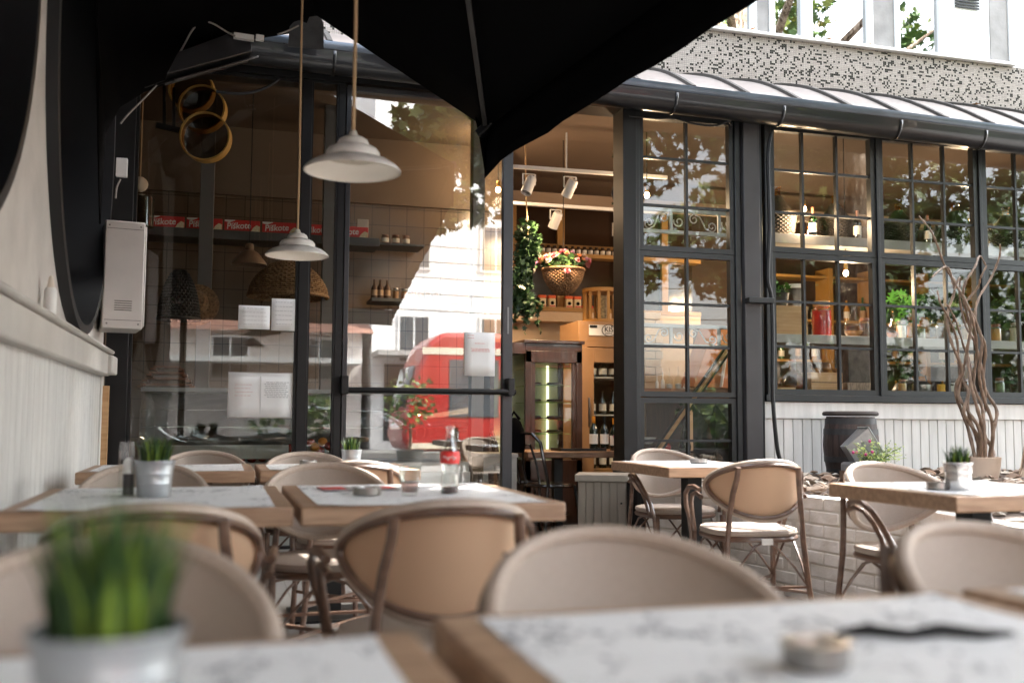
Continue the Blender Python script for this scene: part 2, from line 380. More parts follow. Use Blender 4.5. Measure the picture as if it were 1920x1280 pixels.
# kitchen glazing (fixed) and door
window(-.60, fx(556), 0.1, ZT, [], [], fr=.02, m=BLACKM)
window(fx(575), fx(626), 0.1, ZT, [], [], fr=.012, m=BLACKM)
z1a, z1b = fz(1290,466), fz(1290,484)
vx = fx(1292)
X10, X11 = fx(1199), fx(1380)
window(X10, X11, fz(1290,473), ZT, [vx], [fz(1290,300), fz(1290,388)], fr=.04)
window(X10, X11, fz(1290,744), fz(1290,474), [vx], [fz(1290,570), fz(1290,650)], fr=.04)
window(X10, X11, .08, fz(1290,746), [vx], [fz(1290,826)], fr=.04)
zs = fz(1650,742)
for a, b, v in ((1448,1649,(1513,1578)), (1655,1844,(1722,1782)), (1852,2060,(1918,1985))):
    xa, xb = fx(a), fx(b); zr = fz(1650,484)
    window(xa, xb, zr+.004, ZT, [fx(q) for q in v], [fz(1650,333), fz(1650,410)], fr=.045)
    window(xa, xb, zs, zr, [fx(q) for q in v], [fz(1650,572), fz(1650,654)], fr=.045)
    part('post', MB().box(xb+.001, fx(b+6)-.001 if b < 2000 else xb+.05, FY-.015, FY+.07, zs, ZT), GREYM, bevel=.003)
part('window_sill', MB().box(fx(1432), 14, FY-.04, FY+.10, zs-.055, zs-.002), GREYM, bevel=.004)
# white boarded base
mb = MB(); x = fx(1432); mb.box(x, 14, FY+.02, FY+.09, -.1, zs-.056)
mb.box(x, 14, FY-.015, FY+.02, zs-.19, zs-.058)
while x < 9:
    mb.box(x+.004, x+.083, FY+.002, FY+.02, 0, zs-.192); x += .0855
part('wainscot', mb, WBOARD, bevel=.003, smooth=False)
part('wall', MB().box(9, 14, FY, FY+.2, 0, ZT), WBOARD)
# door leaf
DX0, DX1 = fx(641), fx(960)
mb = MB(); mb.box(DX0, DX0+.035, FY-.01, FY+.05, .02, ZT-.01); mb.box(DX1-.075, DX1, FY-.01, FY+.05, .02, ZT-.01)
mb.box(DX0+.035, DX1-.075, FY-.01, FY+.05, ZT-.05, ZT-.01); mb.box(DX0+.035, DX1-.075, FY-.01, FY+.05, .02, .12)
DOORM = mat('dark_grey_aluminium', (.030,.032,.036), .4, .35, var=.1)
door = part('door', mb, DOORM, bevel=.003)
MB().box(DX0+.03, DX1-.07, FY+.018, FY+.022, .11, ZT-.04).build('pane', GLASSD, door, smooth=False)
zb = fz(795,733)
mb = MB(); mb.tube([(DX0+.02, FY-.10, zb), (DX1-.0, FY-.10, zb)], .020, 12)
mb.box(DX0-.015, DX0+.035, FY-.12, FY-.012, zb-.03, zb+.10); mb.box(DX1-.06, DX1-.012, FY-.12, FY-.012, zb-.03, zb+.10)
mb.build('push_bar', BLACKM, door, bevel=.006)
mb = MB(); mb.box(DX1-.042, DX1-.030, FY-.015, FY-.011, fz(950,626), fz(950,576)); mb.build('lock_plate', mat('dull_lock_plate', (.2,.2,.2), .5, .3), door)
# interior shell
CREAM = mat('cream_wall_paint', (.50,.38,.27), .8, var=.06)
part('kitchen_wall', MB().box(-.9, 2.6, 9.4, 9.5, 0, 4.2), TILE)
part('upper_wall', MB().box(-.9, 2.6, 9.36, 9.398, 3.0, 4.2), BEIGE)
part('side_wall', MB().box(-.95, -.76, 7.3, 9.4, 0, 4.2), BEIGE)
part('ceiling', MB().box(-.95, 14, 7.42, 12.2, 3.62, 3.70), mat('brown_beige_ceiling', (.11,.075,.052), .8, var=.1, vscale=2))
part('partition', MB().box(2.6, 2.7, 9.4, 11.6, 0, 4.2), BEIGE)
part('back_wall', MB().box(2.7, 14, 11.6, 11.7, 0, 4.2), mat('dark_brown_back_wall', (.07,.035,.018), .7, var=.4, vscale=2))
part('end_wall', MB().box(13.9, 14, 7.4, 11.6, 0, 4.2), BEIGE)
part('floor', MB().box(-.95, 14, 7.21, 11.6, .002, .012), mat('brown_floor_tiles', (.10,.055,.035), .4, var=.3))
# cream wall band behind the bar
part('cream_wall', MB().box(2.7, 5.6, 11.4, 11.598, 0, fz(1020,588,11.4)), CREAM)
for px0, px1 in ((1236,1243),): pass
# white brick pier seen through the glazing
mb = MB(); bx0 = fx(1209,8.9); k = 0
z = 0
while z < fz(1225,585,8.9):
    off = .11 if k % 2 else 0
    x = bx0-off
    while x < fx(1240,8.9)+.0:
        xa = max(x+.004, bx0); xb = min(x+.216, fx(1240,8.9)+(.02 if k % 2 else 0))
        if xb-xa > .02: mb.box(xa, xb, 8.9+random.uniform(-.006,.006), 9.2, z+.004, z+.071)
        x += .22
    z += .075; k += 1
part('brick_pier', mb, mat('cream_painted_brick', (.68,.52,.36), .7, bump=.4, var=.1), bevel=.004)
mb = MB()
for px in (379, 612, 893):
    x = fx(px, 8.5); mb.box(x-.055, x+.055, 8.45, 8.56, 0, 3.62)
part('column', mb, mat('grey_interior_column', (.13,.12,.115), .5), bevel=.004)
mb = MB(); mb.box(2.7, 13.9, 10.2, 10.3, 3.3, 3.42); part('ceiling_beam', mb, mat('beige_ceiling_beam', (.34,.25,.18), .7))

# ---- apartment block above
apt = thing('apartment_block', 'apartment block wall above the café roof with black and white mosaic and white window frames', 'building')
ab = lambda name, mb, m, **k: mb.build(name, m, apt, **k)
MY = 8.3
ab('mosaic_wall', MB().box(-6, 26, MY, MY+.25, 3.9, 4.60), MOSAIC, smooth=False)
ab('window_sill', MB().box(-6, at(1900,120,Y=MY).x, MY-.05, MY+.2, 4.604, 4.632), WHITEP, bevel=.004)
ab('wall', MB().box(-6, 26, MY+.32, MY+.5, 3.9, 8.7), CONC)
AW = mat('white_window_frame', (.72,.74,.74), .4)
AGL = mat('dark_upper_window_glass', (.10,.11,.12), .04, .0, spec=1., coat=1.)
def awin(pa, pb, mull=()):
    xa, xb = at(pa,60,Y=MY).x, at(pb,60,Y=MY).x; f = .055
    mb = MB(); mb.box(xa, xa+f, MY+.10, MY+.2, 4.64, 6.2); mb.box(xb-f, xb, MY+.10, MY+.2, 4.64, 6.2); mb.box(xa+f, xb-f, MY+.10, MY+.2, 4.64, 4.68); mb.box(xa+f, xb-f, MY+.10, MY+.2, 6.14, 6.2)
    for q in mull: x = at(q,60,Y=MY).x; mb.box(x-.05, x+.05, MY+.09, MY+.2, 4.68, 6.14)
    w_ = mb.build('window', AW, apt, bevel=.004)
    MB().box(xa+.03, xb-.03, MY+.15, MY+.156, 4.66, 6.16).build('pane', glassmat('upper_window_glass', refl=.42, tint=(.5,.5,.5), spread=.5), w_, smooth=False)
awin(1290, 1430); awin(1455, 1650, (1526,)); awin(1692, 1785)
awin(1908, 2040)
for pa, pb in ((1430,1455),(1650,1692),(1872,1906)):
    ab('pillar', MB().box(at(pa,60,Y=MY).x+.003, at(pb,60,Y=MY).x-.003, MY+.12, MY+.30, 4.633, 7.5), CONC, bevel=.006)
mb = MB(); mb.box(at(1787,60,Y=MY).x, at(1870,60,Y=MY).x, MY+.11, MY+.2, 4.64, 7.5); pn = ab('panel', mb, AW, bevel=.004)
mb = MB(); xa, xb = at(1805,60,Y=MY).x, at(1850,60,Y=MY).x
for i in range(6): mb.box(xa, xb, MY+.085, MY+.10, 5.20+.03*i, 5.215+.03*i)
mb.build('vent_grille', BLACKM, pn)
room = MB(); room.box(-5.9, 25, MY+.28, MY+.29, 4.64, 7.5); ab('blind', room, mat('grey_curtain', (.25,.24,.22), .9, var=.3, vscale=3, stretch=(8,1,1)))

# ---- left plaster wall with round openings
lw = thing('plaster_wall', 'rough white plaster wall on boarded wainscot with big round black openings', 'wall')
WX = -.75; ZR = 1.36
bm = bmesh.new()
def ell(cy, cz, ry, rz_, n=64): return [(WX, cy+ry*math.cos(2*math.pi*i/n), cz+rz_*math.sin(2*math.pi*i/n)) for i in range(n)]
cA = at(75, 330, X=WX).y; cB = at(196, 400, X=WX).y; zbot = at(150,632,X=WX).z
cy2 = (cA+cB)/2; ry2 = (cB-cA)/2; cz2 = zbot+1.30
y1r = at(48, 60, X=WX).y; cy1 = y1r-ry2
edges = []
def loop(pts):
    vs = [bm.verts.new(p) for p in pts]
    return [bm.edges.new((vs[i], vs[(i+1) % len(vs)])) for i in range(len(vs))]
edges += loop([(WX,-1.5,ZR),(WX,7.12,ZR),(WX,7.12,4.6),(WX,-1.5,4.6)])
edges += loop(ell(cy2, cz2, ry2, 1.30)); edges += loop(ell(cy1, cz2-.12, ry2, 1.12))
bmesh.ops.triangle_fill(bm, edges=edges, use_beauty=True, use_dissolve=False)
me = bpy.data.meshes.new('plaster_face'); bm.to_mesh(me); bm.free(); me.materials.append(PLASTER)
o = bpy.data.objects.new('plaster_face', me); COL.objects.link(o); o.parent = lw
TUNM = mat('black_opening_lining', (.012,.013,.015), .5)
for cy, cz, rz_ in ((cy2, cz2, 1.30), (cy1, cz2-.12, 1.12)):
    mb = MB(); e0 = ell(cy, cz, ry2, rz_); e1 = ell(cy, cz, ry2-.05, rz_-.05)
    mb.grid(lambda i,j: ((WX+[0,.05,.05,-.5][j]), (e0 if j < 2 else e1)[i % 64][1], (e0 if j < 2 else e1)[i % 64][2]), 65, 4)
    rm = mb.build('round_opening', TUNM, lw)
    mb = MB(); mb.add([(WX-.45, p[1], p[2]) for p in e1], [tuple(range(64))]); mb.build('dark_glass', mat('black_glass', (.006,.006,.007), .25), rm)
mb = MB(); mb.box(WX-.3, WX-.02, -1.5, 7.12, 0, ZR)
y = -1.5
while y < 7.0:
    mb.box(WX-.02, WX, y+.004, y+.116, 0, ZR); y += .12
mb.box(WX-.02, WX+.012, 7.0, 7.12, 0, ZR)
mb.build('wainscot', WBOARD, lw, bevel=.003, smooth=False)
mb = MB(); mb.box(WX-.02, WX+.06, -1.5, 7.0, ZR-.10, ZR+.04); mb.box(WX-.02, WX+.085, -1.5, 7.0, ZR+.04, ZR+.065); mb.box(WX-.02, WX+.09, 6.85, 7.14, ZR-.09, ZR+.03)
mb.build('rail', mat('off_white_rail', (.56,.53,.49), .55, var=.15, vscale=3, bump=.1), lw, bevel=.012)
mb = MB(); mb.box(WX-.6, WX-.5, -1.5, 7.3, 0, 4.8); mb.build('backing', DARK, lw)

# ---- parasol (big black tent-like canopy over the terrace)
par = thing('parasol', 'huge black parasol canopy spread over the terrace tables', 'parasol', (0,0,0))
Cn = at(912, 240, Y=6.7); 
def can(x, y, u=0): return Vector((x, y, Cn.z + .57*(Cn.x-x) + u))
CX = lambda y: Cn.x + (Cn.y-y)*.115
mb = MB(); NX, NY = 10, 20
def cpt(i, j):
    y = Cn.y - (Cn.y+3.3)*j/NY; x1 = CX(y); x = -.95 + (x1+.95)*i/NX
    yy = y + (.10*math.sin(math.pi*i/NX) if j == 0 else 0)*-1
    z = Cn.z + .57*(x1-x) - .05*math.sin(math.pi*i/NX)
    z = min(z, Cn.z-.1+.9*(y+3.3))
    return (x, yy, z)
mb.grid(cpt, NX+1, NY+1)
mb.build('canopy', DARK, par, solid=.006)
mb = MB()  # valance on the long side with hanging corner
def vpt(i, j):
    y = Cn.y - (Cn.y+3.3)*i/40; x = CX(y); drop = .30-.012*abs(math.sin(y*2.2)) + (.06 if i == 0 else 0)
    return (x+.002*math.sin(y*9)*j, y+(.02 if i == 0 else 0), min(Cn.z, Cn.z-.1+.9*(y+3.3))-drop*j/4)
mb.grid(vpt, 41, 5)
mb.grid(lambda i,j: (Cn.x-.10*i/4, Cn.y+.01-.02*i, Cn.z+.057*i/4-(.34*(1-i/4)**1.2+.0)*j/4), 5, 5)
mb.grid(lambda i,j: (-.95+(CX(-3.3)+.95)*i/20, -3.3, Cn.z-.1-.28*j/3-.01*math.sin(i)), 21, 4)
mb.build('valance', DARK, par, solid=.006)
PR = mat('dark_parasol_rib', (.03,.03,.03), .5)
rib_end = at(872, 0, Y=5.3); mb = MB()
d_ = (can(1.265, 5.3, -.03)-can(Cn.x-.02, Cn.y-.05, -.03))
mb.bar(can(Cn.x-.02, Cn.y-.05, -.02), can(Cn.x-.02, Cn.y-.05, -.02)+d_*3.2, .03, .03); mb.build('rib', PR, par)
mb = MB(); mb.bar(Vector((Cn.x-.06, Cn.y-.02, Cn.z-.06)), Vector((Cn.x+.02, Cn.y-.10, Cn.z+.02)), .07, .06); mb.build('corner_bracket', BLACKM, par, bevel=.01)
mb = MB(); mb.bar((-.5, 5.2, 4.2), (-.5, -1.2, 4.2), .08, .08); mb.bar((-.55, -1.1, 0), (-.55, -1.1, 4.2), .09, .09); mb.build('pole', BLACKM, par)
print('cn', Cn, 'circ', cy2, ry2, cz2)

# ---- brick planter wall, bed, chips
pw = thing('brick_planter', 'low curved planter wall of white painted brick in front of the boarded wall', 'planter')
path = [Vector((p.x, p.y)) for p in (at(1185,902,Z=.58), at(1225,905,Z=.58), at(1330,912,Z=.58), at(1440,922,Z=.58), at(1560,935,Z=.58), at(1700,950,Z=.58), at(1880,982,Z=.58))]
path = [path[1]+(path[1]-path[2])*.15] + path[2:] + [path[-1]+Vector((-.05,-.9)), path[-1]+Vector((.3,-2.0))]
def cr(P, t):
    n = len(P)-1; i = min(int(t*n), n-1); u = t*n-i
    p0 = P[max(i-1,0)]; p1 = P[i]; p2 = P[i+1]; p3 = P[min(i+2,n)]
    return .5*((2*p1)+(p2-p0)*u+(2*p0-5*p1+4*p2-p3)*u*u+(3*p1-p0-3*p2+p3)*u**3)
dense = [cr(path, i/300) for i in range(301)]
cum = [0]
for i in range(300): cum.append(cum[-1]+(dense[i+1]-dense[i]).length)
def along(s):
    s = max(0, min(s, cum[-1]-1e-5))
    i = next(k for k in range(300) if cum[k+1] >= s); u = (s-cum[i])/(cum[i+1]-cum[i])
    return dense[i].lerp(dense[i+1], u), (dense[i+1]-dense[i]).normalized()
mb = MB(); NC = 8; hb = .58/NC
for c in range(NC):
    s = -.12 if c % 2 else 0.
    while s < cum[-1]:
        L = .235; a = max(s, 0)+.004; b = min(s+L, cum[-1])-.004
        if b-a > .03:
            pa, ta = along(a); pb, tb = along(b); n_ = Vector((ta.y, -ta.x))
            if n_.y > 0 and abs(n_.y) > abs(n_.x): n_ = -n_
            if n_.x > 0 and abs(n_.x) >= abs(n_.y): n_ = -n_
            j = random.uniform(-.005, .005); q = [pa+n_*j, pb+n_*j, pb-n_*.11, pa-n_*.11]
            z0 = c*hb+.004; z1 = (c+1)*hb-(0 if c == NC-1 else .004)
            vs = [(p.x,p.y,z0+random.uniform(-.0015,.0015)) for p in q]+[(p.x,p.y,z1+random.uniform(-.002,.002)) for p in q]
            mb.add(vs, [(0,3,2,1),(4,5,6,7),(0,1,5,4),(1,2,6,5),(2,3,7,6),(3,0,4,7)])
        s += L
mb.build('brickwork', BRICKW, pw, bevel=.006)
mb = MB(); inner = []
for i in range(0, 301, 6):
    p = dense[i]; t = (dense[min(i+1,300)]-dense[max(i-1,0)]).normalized(); n_ = Vector((t.y,-t.x))
    if n_.x > 0: n_ = -n_
    inner.append((p+n_*-.004, p-n_*.108))
mb.grid(lambda i,j: (inner[i][j].x, inner[i][j].y, .568), len(inner), 2)
mb.grid(lambda i,j: (inner[i][0].x, inner[i][0].y, .568*j), len(inner), 2)
mb.build('mortar', mat('white_mortar', (.60,.56,.50), .9, bump=.5), pw)
mb = MB(); pts = [(inner[i][1].x, inner[i][1].y) for i in range(len(inner))]
poly = pts + [(9.0, pts[-1][1]), (9.0, FY+.0), (pts[0][0], FY+.0)]
mb.add([(x,y,.575) for x,y in poly], [tuple(range(len(poly)))])
o = mb.build('soil', mat('brown_soil', (.09,.06,.045), .95, var=.4, bump=.6), smooth=False); tag(o, kind='structure')
mb = MB()
def inbed(x, y):
    c = False; n = len(poly)
    for i in range(n):
        x1,y1 = poly[i]; x2,y2 = poly[i-1]
        if (y1 > y) != (y2 > y) and x < (x2-x1)*(y-y1)/(y2-y1)+x1: c = not c
    return c
k = 0
while k < 1300:
    x = random.uniform(3.0, 7.2); y = random.uniform(3.2, 7.15)
    if not inbed(x, y): continue
    k += 1; r = random.uniform(.018, .05)
    R_ = Matrix.Translation((x,y,.578+random.random()*.03)) @ Matrix.Rotation(random.random()*6, 4, 'Z') @ Matrix.Rotation(random.uniform(-.6,.6), 4, 'X') @ Matrix.Diagonal((r*1.4, r, r*random.uniform(.35,.8), 1))
    mb.mi = random.choice((0,0,1)); q = .6+random.random()*.3
    mb.add([(-1,0,0),(1,.1,0),(0,1,0),(.1,-1,0),(.2,.1,q),(0,0,-q),(-.5,.6,.3),(.6,-.5,.4)], [(0,3,5),(3,1,5),(1,2,5),(2,0,5),(0,6,4),(6,2,4),(2,1,4),(1,7,4),(7,3,4),(3,0,4),(0,2,6),(1,3,7)], R_)
o = mb.build('gravel', [ROCK, mat('pale_stone_chip', (.50,.44,.37), .85, var=.3)], smooth=False); tag(o, kind='stuff')

# ================================================================== CHAIRS
def make_chair(label):
    t = thing('bistro_chair', label, 'chair', group='taupe bistro chairs round the terrace tables')
    TH = rad(80); ZC, HH = .66, .142
    def sp(u, v, off=0.):
        th = math.asin(max(-.999,min(.999,u*math.sin(TH)))); z = ZC+HH*v+.022*u*u; k = math.cos(th)
        return Vector(((.243+off)*math.sin(th), -.02-(.24+off)*k-(z-ZC)*.25*k, z))
    mb = MB(); nu, nv = 25, 9
    def P(off):
        def f(i, j):
            a = math.sin((-1+2*i/(nu-1))*math.pi/2); h = math.sqrt(max(0, 1-a*a)); return sp(a*.995, (-1+2*j/(nv-1))*h, off)
        return f
    mb.grid(P(-.004), nu, nv); n0 = len(mb.f); mb.mi = 1; mb.grid(P(.004), nu, nv)
    mb.f[n0:] = [f[::-1] for f in mb.f[n0:]]
    mb.build('backrest', [FRONT, SLING], t)
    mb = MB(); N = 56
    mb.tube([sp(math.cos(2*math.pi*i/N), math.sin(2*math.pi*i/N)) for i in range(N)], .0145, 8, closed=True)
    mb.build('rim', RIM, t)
    mb = MB(); mb.tube([sp(.96*math.cos(2*math.pi*i/N), .90*math.sin(2*math.pi*i/N), .016) for i in range(N)], .0095, 7, closed=True)
    mb.build('back_frame', RATTAN, t)
    # seat
    mb = MB(); S = 36; sq = lambda a: (abs(math.cos(a))**.75*(1 if math.cos(a) > 0 else -1)*.225, abs(math.sin(a))**.75*(1 if math.sin(a) > 0 else -1)*.22-.005)
    ring = [sq(2*math.pi*i/S) for i in range(S)]
    for k_, (sc, z) in enumerate(((1,.44),(1.02,.452),(1,.465),(.93,.470))):
        mb.v += [(x*sc, y*sc, z) for x, y in ring]
    for k_ in range(3):
        for i in range(S): mb.f.append((k_*S+i, k_*S+(i+1) % S, (k_+1)*S+(i+1) % S, (k_+1)*S+i)); mb.m.append(0)
    mb.f += [tuple(range(S))[::-1], tuple(3*S+i for i in range(S))]; mb.m += [0,0]
    mb.build('seat', FRONT, t)
    mb = MB(); mb.tube([(x*.97, y*.97, .425) for x, y in ring], .015, 8, closed=True); mb.build('seat_frame', RATTAN, t)
    for s in (-1, 1):
        mb = MB(); mb.tube([(s*.225,-.30,0),(s*.205,-.262,.2),(s*.19,-.238,.42),(s*.18,-.243,.55),(s*.168,-.258,.65),(s*.155,-.278,.72),(s*.15,-.286,.775)], .0135, 8); mb.build('leg', RATTAN, t)
        mb = MB(); mb.tube([(s*.225,.225,0),(s*.215,.20,.25),(s*.215,.19,.43)], .0135, 8); mb.build('leg', RATTAN, t)
        mb = MB()
        mb.tube([(s*.272,-.075,.655),(s*.283,-.02,.668),(s*.290,.04,.662),(s*.288,.10,.628),(s*.272,.145,.565),(s*.248,.17,.50),(s*.232,.185,.42),(s*.226,.195,.30)], .0125, 8)
        mb.tube([(s*.268,-.09,.62),(s*.276,-.03,.638),(s*.276,.03,.625),(s*.266,.075,.58),(s*.252,.105,.52),(s*.236,.12,.44)], .011, 8)
        mb.build('arm', RATTAN, t)
    mb = MB()
    mb.bar((-.21,-.268,.19),(.21,.205,.19),.014); mb.bar((.21,-.268,.178),(-.21,.205,.178),.014)
    def arch(a, b, top):
        a, b, c = Vector(a), Vector(b), Vector(top)
        for e in (a, b): mb.tube([e, e.lerp(c,.35)+Vector((0,0,.03)), e.lerp(c,.75)+Vector((0,0,.035)), c], .006, 6)
    arch((-.205,-.262,.20),(.205,-.262,.20),(0,-.225,.415)); arch((-.215,.205,.20),(.215,.205,.20),(0,.215,.415))
    for s in (-1,1): arch((s*.205,-.255,.20),(s*.215,.20,.20),(s*.222,0,.415))
    mb.bar((-.20,-.262,.205),(.20,-.262,.205),.012)
    mb.build('stretcher', RATTAN, t)
    return t
def backat(px, py, face, Z=.812, dx=0, dy=0):
    """origin for a chair whose back top shows at px, py and which faces the angle face (0 = +Y)"""
    p = at(px, py, Z=Z); b = Vector((math.sin(face), math.cos(face)))*.30
    return (p.x+b.x+dx, p.y+b.y+dy, 0)
chair_spots = [
 (1108, 988, 180, 'taupe bistro chair facing the camera across the near table with the steel ashtray'),
 (212, 1005, 180, 'taupe bistro chair behind the blurred near grass pot, facing the camera'),
 (1775, 978, 178, 'taupe chair cut off by the frame, before the table with the shiny grass pot'),
 (862, 937, -2, 'bistro chair seen from behind, tan back lit through, pushed in before the cola bottle'),
 (285, 945, -2, 'bistro chair seen from behind, pushed in at the wall-side table with the glass cruet'),
 (603, 868, 180, 'bistro chair facing the camera across the middle table with the red and black menu'),
 (278, 867, 180, 'bistro chair facing the camera right behind the grass pot and glass cruet'),
 (668, 864, 0, 'bistro chair from behind, its brown rim showing above the middle table near the tumbler'),
 (382, 845, 180, 'far bistro chair before the perforated steel strip of the kitchen counter'),
 (572, 847, 180, 'far bistro chair before the red apples in the kitchen counter'),
 (1385, 857, 8, 'bistro chair with tan back and a white tag under the seat, by the brick planter'),
 (1225, 841, 178, 'bistro chair beside the pale boarded cupboard at the café door'),
 (1628, 866, 178, 'pale rimmed bistro chair behind the table with the shiny steel grass pot'),
]
proto = None
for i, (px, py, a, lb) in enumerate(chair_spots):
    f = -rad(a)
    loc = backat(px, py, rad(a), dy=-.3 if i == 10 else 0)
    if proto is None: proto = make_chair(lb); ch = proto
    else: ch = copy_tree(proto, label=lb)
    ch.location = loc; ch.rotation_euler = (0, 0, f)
    if i == 10:
        MB().box(-.028, .028, -.262, -.258, .405, .435).build('tag', WHITEP, ch); MB()

# ================================================================== TABLES
def make_table(x0, x1, y0, y1, label, leg=None):
    cx, cy = (x0+x1)/2, (y0+y1)/2
    t = thing('cafe_table', label, 'table', (cx, cy, 0), 0, 'oak topped café tables')
    a, b = (x1-x0)/2, (y1-y0)/2
    MB().box(-a, a, -b, b, .695, .75).build('tabletop', OAK, t, bevel=.006)
    MB().box(-.045, .045, -.045, .045, .012, .68).build('pedestal', BLACKM, t, bevel=.004)
    MB().box(-min(a,.2), min(a,.2), -min(b,.2), min(b,.2), .68, .694).build('top_plate', BLACKM, t)
    MB().box(-.21, .21, -.21, .21, 0, .012).build('foot', BLACKM, t, bevel=.003)
    return t
def sheet(x0, x1, y0, y1, label):
    mb = MB(); cx, cy = (x0+x1)/2, (y0+y1)/2; a, b = (x1-x0)/2, (y1-y0)/2
    mb.grid(lambda i,j: (-a+2*a*i/8, -b+2*b*j/8, .7512+.0006*math.sin(i*2.1+j)+(.004 if (i,j) in ((0,0),(8,8)) else 0)), 9, 9)
    o = mb.build('placemat', MATP, None, loc=(cx, cy, 0)); return tag(o, label, 'placemat', 'printed paper placemats')
TB = [
 (-.56, .225, .42, 1.205, 'near oak table under the blurred grass pot, its paper cropped by the frame'),
 (.265, 1.04, .45, 1.285, 'near oak table with a steel ashtray on its printed paper'),
 (1.075, 1.85, .45, 1.30, 'near oak table showing only a corner beside the ashtray table'),
 (-.56, .205, 2.93, 3.87, 'oak table by the plaster wall with grass pot and glass cruet'),
 (.225, 1.01, 2.92, 3.87, 'oak table with the cola bottle and tumbler'),
 (-.62, .165, 4.94, 5.68, 'far oak table by the wall before the white cupboard box'),
 (.185, .955, 4.94, 5.68, 'far oak table with a small grass pot in front of the glass door'),
 (2.27, 2.93, 4.92, 5.74, 'oak table in front of the café doorway with a lone steel ashtray'),
 (2.36, 3.12, 2.86, 3.60, 'oak table beside the brick planter with steel grass pot and ashtray'),
]
for x0, x1, y0, y1, lb in TB:
    make_table(x0, x1, y0, y1, lb)
SL = ['behind the blurred near grass pot', 'under the steel ashtray nearest the camera', 'showing only a corner at the edge of the frame', 'under the glass cruet and grass pot',
      'under the cola bottle and tumbler', 'on the far table by the wall', 'on the far table before the glass door', 'on the table in front of the café doorway', 'under the steel grass pot beside the brick planter']
for (x0, x1, y0, y1, _), s in zip(TB, SL):
    sheet(x0+.05, x1-.05, y0+.015, y1-.035, 'white printed paper placemat '+s)

# ---- grass pots
def grass_pot(loc, r, h, gh, label, n=170, m=ZINC):
    t = thing('grass_pot', label, 'potted plant', loc, 0, 'small metal pots of artificial grass')
    mb = MB(); mb.lathe([(r*.78,0),(r*.80,.004),(r*.86,h*.35),(r*.885,h*.36),(r*.865,h*.40),(r*.90,h*.62),(r*.925,h*.63),(r*.905,h*.67),(r*.98,h*.95),(r*1.02,h*.97),(r*1.02,h),(r*.96,h),(r*.94,h*.90)], 32)
    mb.build('pot', m, t)
    MB().lathe([(0.0001,h*.9),(r*.94,h*.9)], 20, cap=False).build('moss', mat('dark_moss', (.03,.05,.015), .9), t)
    mb = MB()
    for k in range(n):
        a = random.random()*6.28; q = r*.74*math.sqrt(random.random()); x, y = q*math.cos(a), q*math.sin(a)
        L = gh*random.uniform(.6, 1.08)*(1-.25*(q/r)); bend = random.uniform(.03,.27)*(q/r+.25)*L; da = a+random.uniform(-.8,.8); wd = r*random.uniform(.035,.06)
        sx, sy = -math.sin(da+random.uniform(-1,1)), math.cos(da+random.uniform(-1,1)); mb.mi = 0 if random.random() < .7 else 1
        vs = []
        for j in range(5):
            u = j/4; px_ = x+math.cos(da)*bend*u*u*1.6; py_ = y+math.sin(da)*bend*u*u*1.6; z = h*.88+L*u*(1-.12*u); ww = wd*(1-u)**.6+.0002
            vs += [(px_-sx*ww, py_-sy*ww, z), (px_+sx*ww, py_+sy*ww, z)]
        mb.add(vs, [(2*j,2*j+1,2*j+3,2*j+2) for j in range(4)])
    mb.build('grass', [GRASS, GRASS2], t)
    return t
p = at(203, 1175, d=.80); grass_pot((p.x, p.y, .752), .060, .083+.0, .135, 'big blurred zinc pot of green grass close to the camera', n=230)
p = at(288, 930, Z=.752); grass_pot((p.x, p.y, .752), .062, .112, .11, 'zinc pot of bright grass on the wall-side table, next to the glass cruet')
p = at(661, 880, Z=.752); grass_pot((p.x, p.y+.05, .752), .050, .095, .085, 'small zinc pot of dark grass standing before the glass door')
p = at(1797, 918, Z=.752); grass_pot((p.x, p.y, .752), .052, .10, .088, 'shiny steel pot of grass on the table beside the brick planter', m=mat('brushed_steel_pot', (.55,.54,.53), .25, .9))

# ---- ashtrays
def ashtray(px, py, label, r=.045, cut=False):
    p = at(px, py, Z=.752)
    mb = MB(); mb.lathe([(r*.9,0),(r,.004),(r,.026),(r*.86,.026),(r*.80,.014),(r*.62,.010),(r*.3,.010),(.0001,.010)], 28)
    for k in range(3):
        a = 2*math.pi*k/3+.6; mb.bar((r*.70*math.cos(a), r*.70*math.sin(a), .025), (r*1.06*math.cos(a), r*1.06*math.sin(a), .025), .012, .004)
    o = mb.build('ashtray', STEEL, None, loc=(p.x, p.y, .752)); return tag(o, label, 'ashtray', 'round steel ashtrays')
ashtray(1530, 1250, 'steel ashtray with a dark bottle opener beside it, on the nearest printed paper', .034)
ashtray(688, 928, 'blurred ashtray next to the red and black menu')
ashtray(578, 872, 'ashtray on the far table to the side of the small grass pot')
ashtray(1310, 868, 'steel ashtray alone on the table before the café doorway', .05)
ashtray(1757, 917, 'steel ashtray beside the shiny steel grass pot', .038)
mb = MB(); mb.tube([(-.16,0,.004),(-.10,.015,.005),(-.04,-.012,.005),(.03,.012,.005),(.09,-.01,.005),(.15,0,.004)], [.003,.008,.006,.009,.006,.003], 8)
p = at(1740, 1193, Z=.752); o = mb.build('twisted_stirrer', BLACKM, None, loc=(p.x, p.y, .752), rz=rad(-14)); o.scale = (.66,1,1); tag(o, 'dark wavy metal piece lying on the nearest printed paper', 'stirrer')
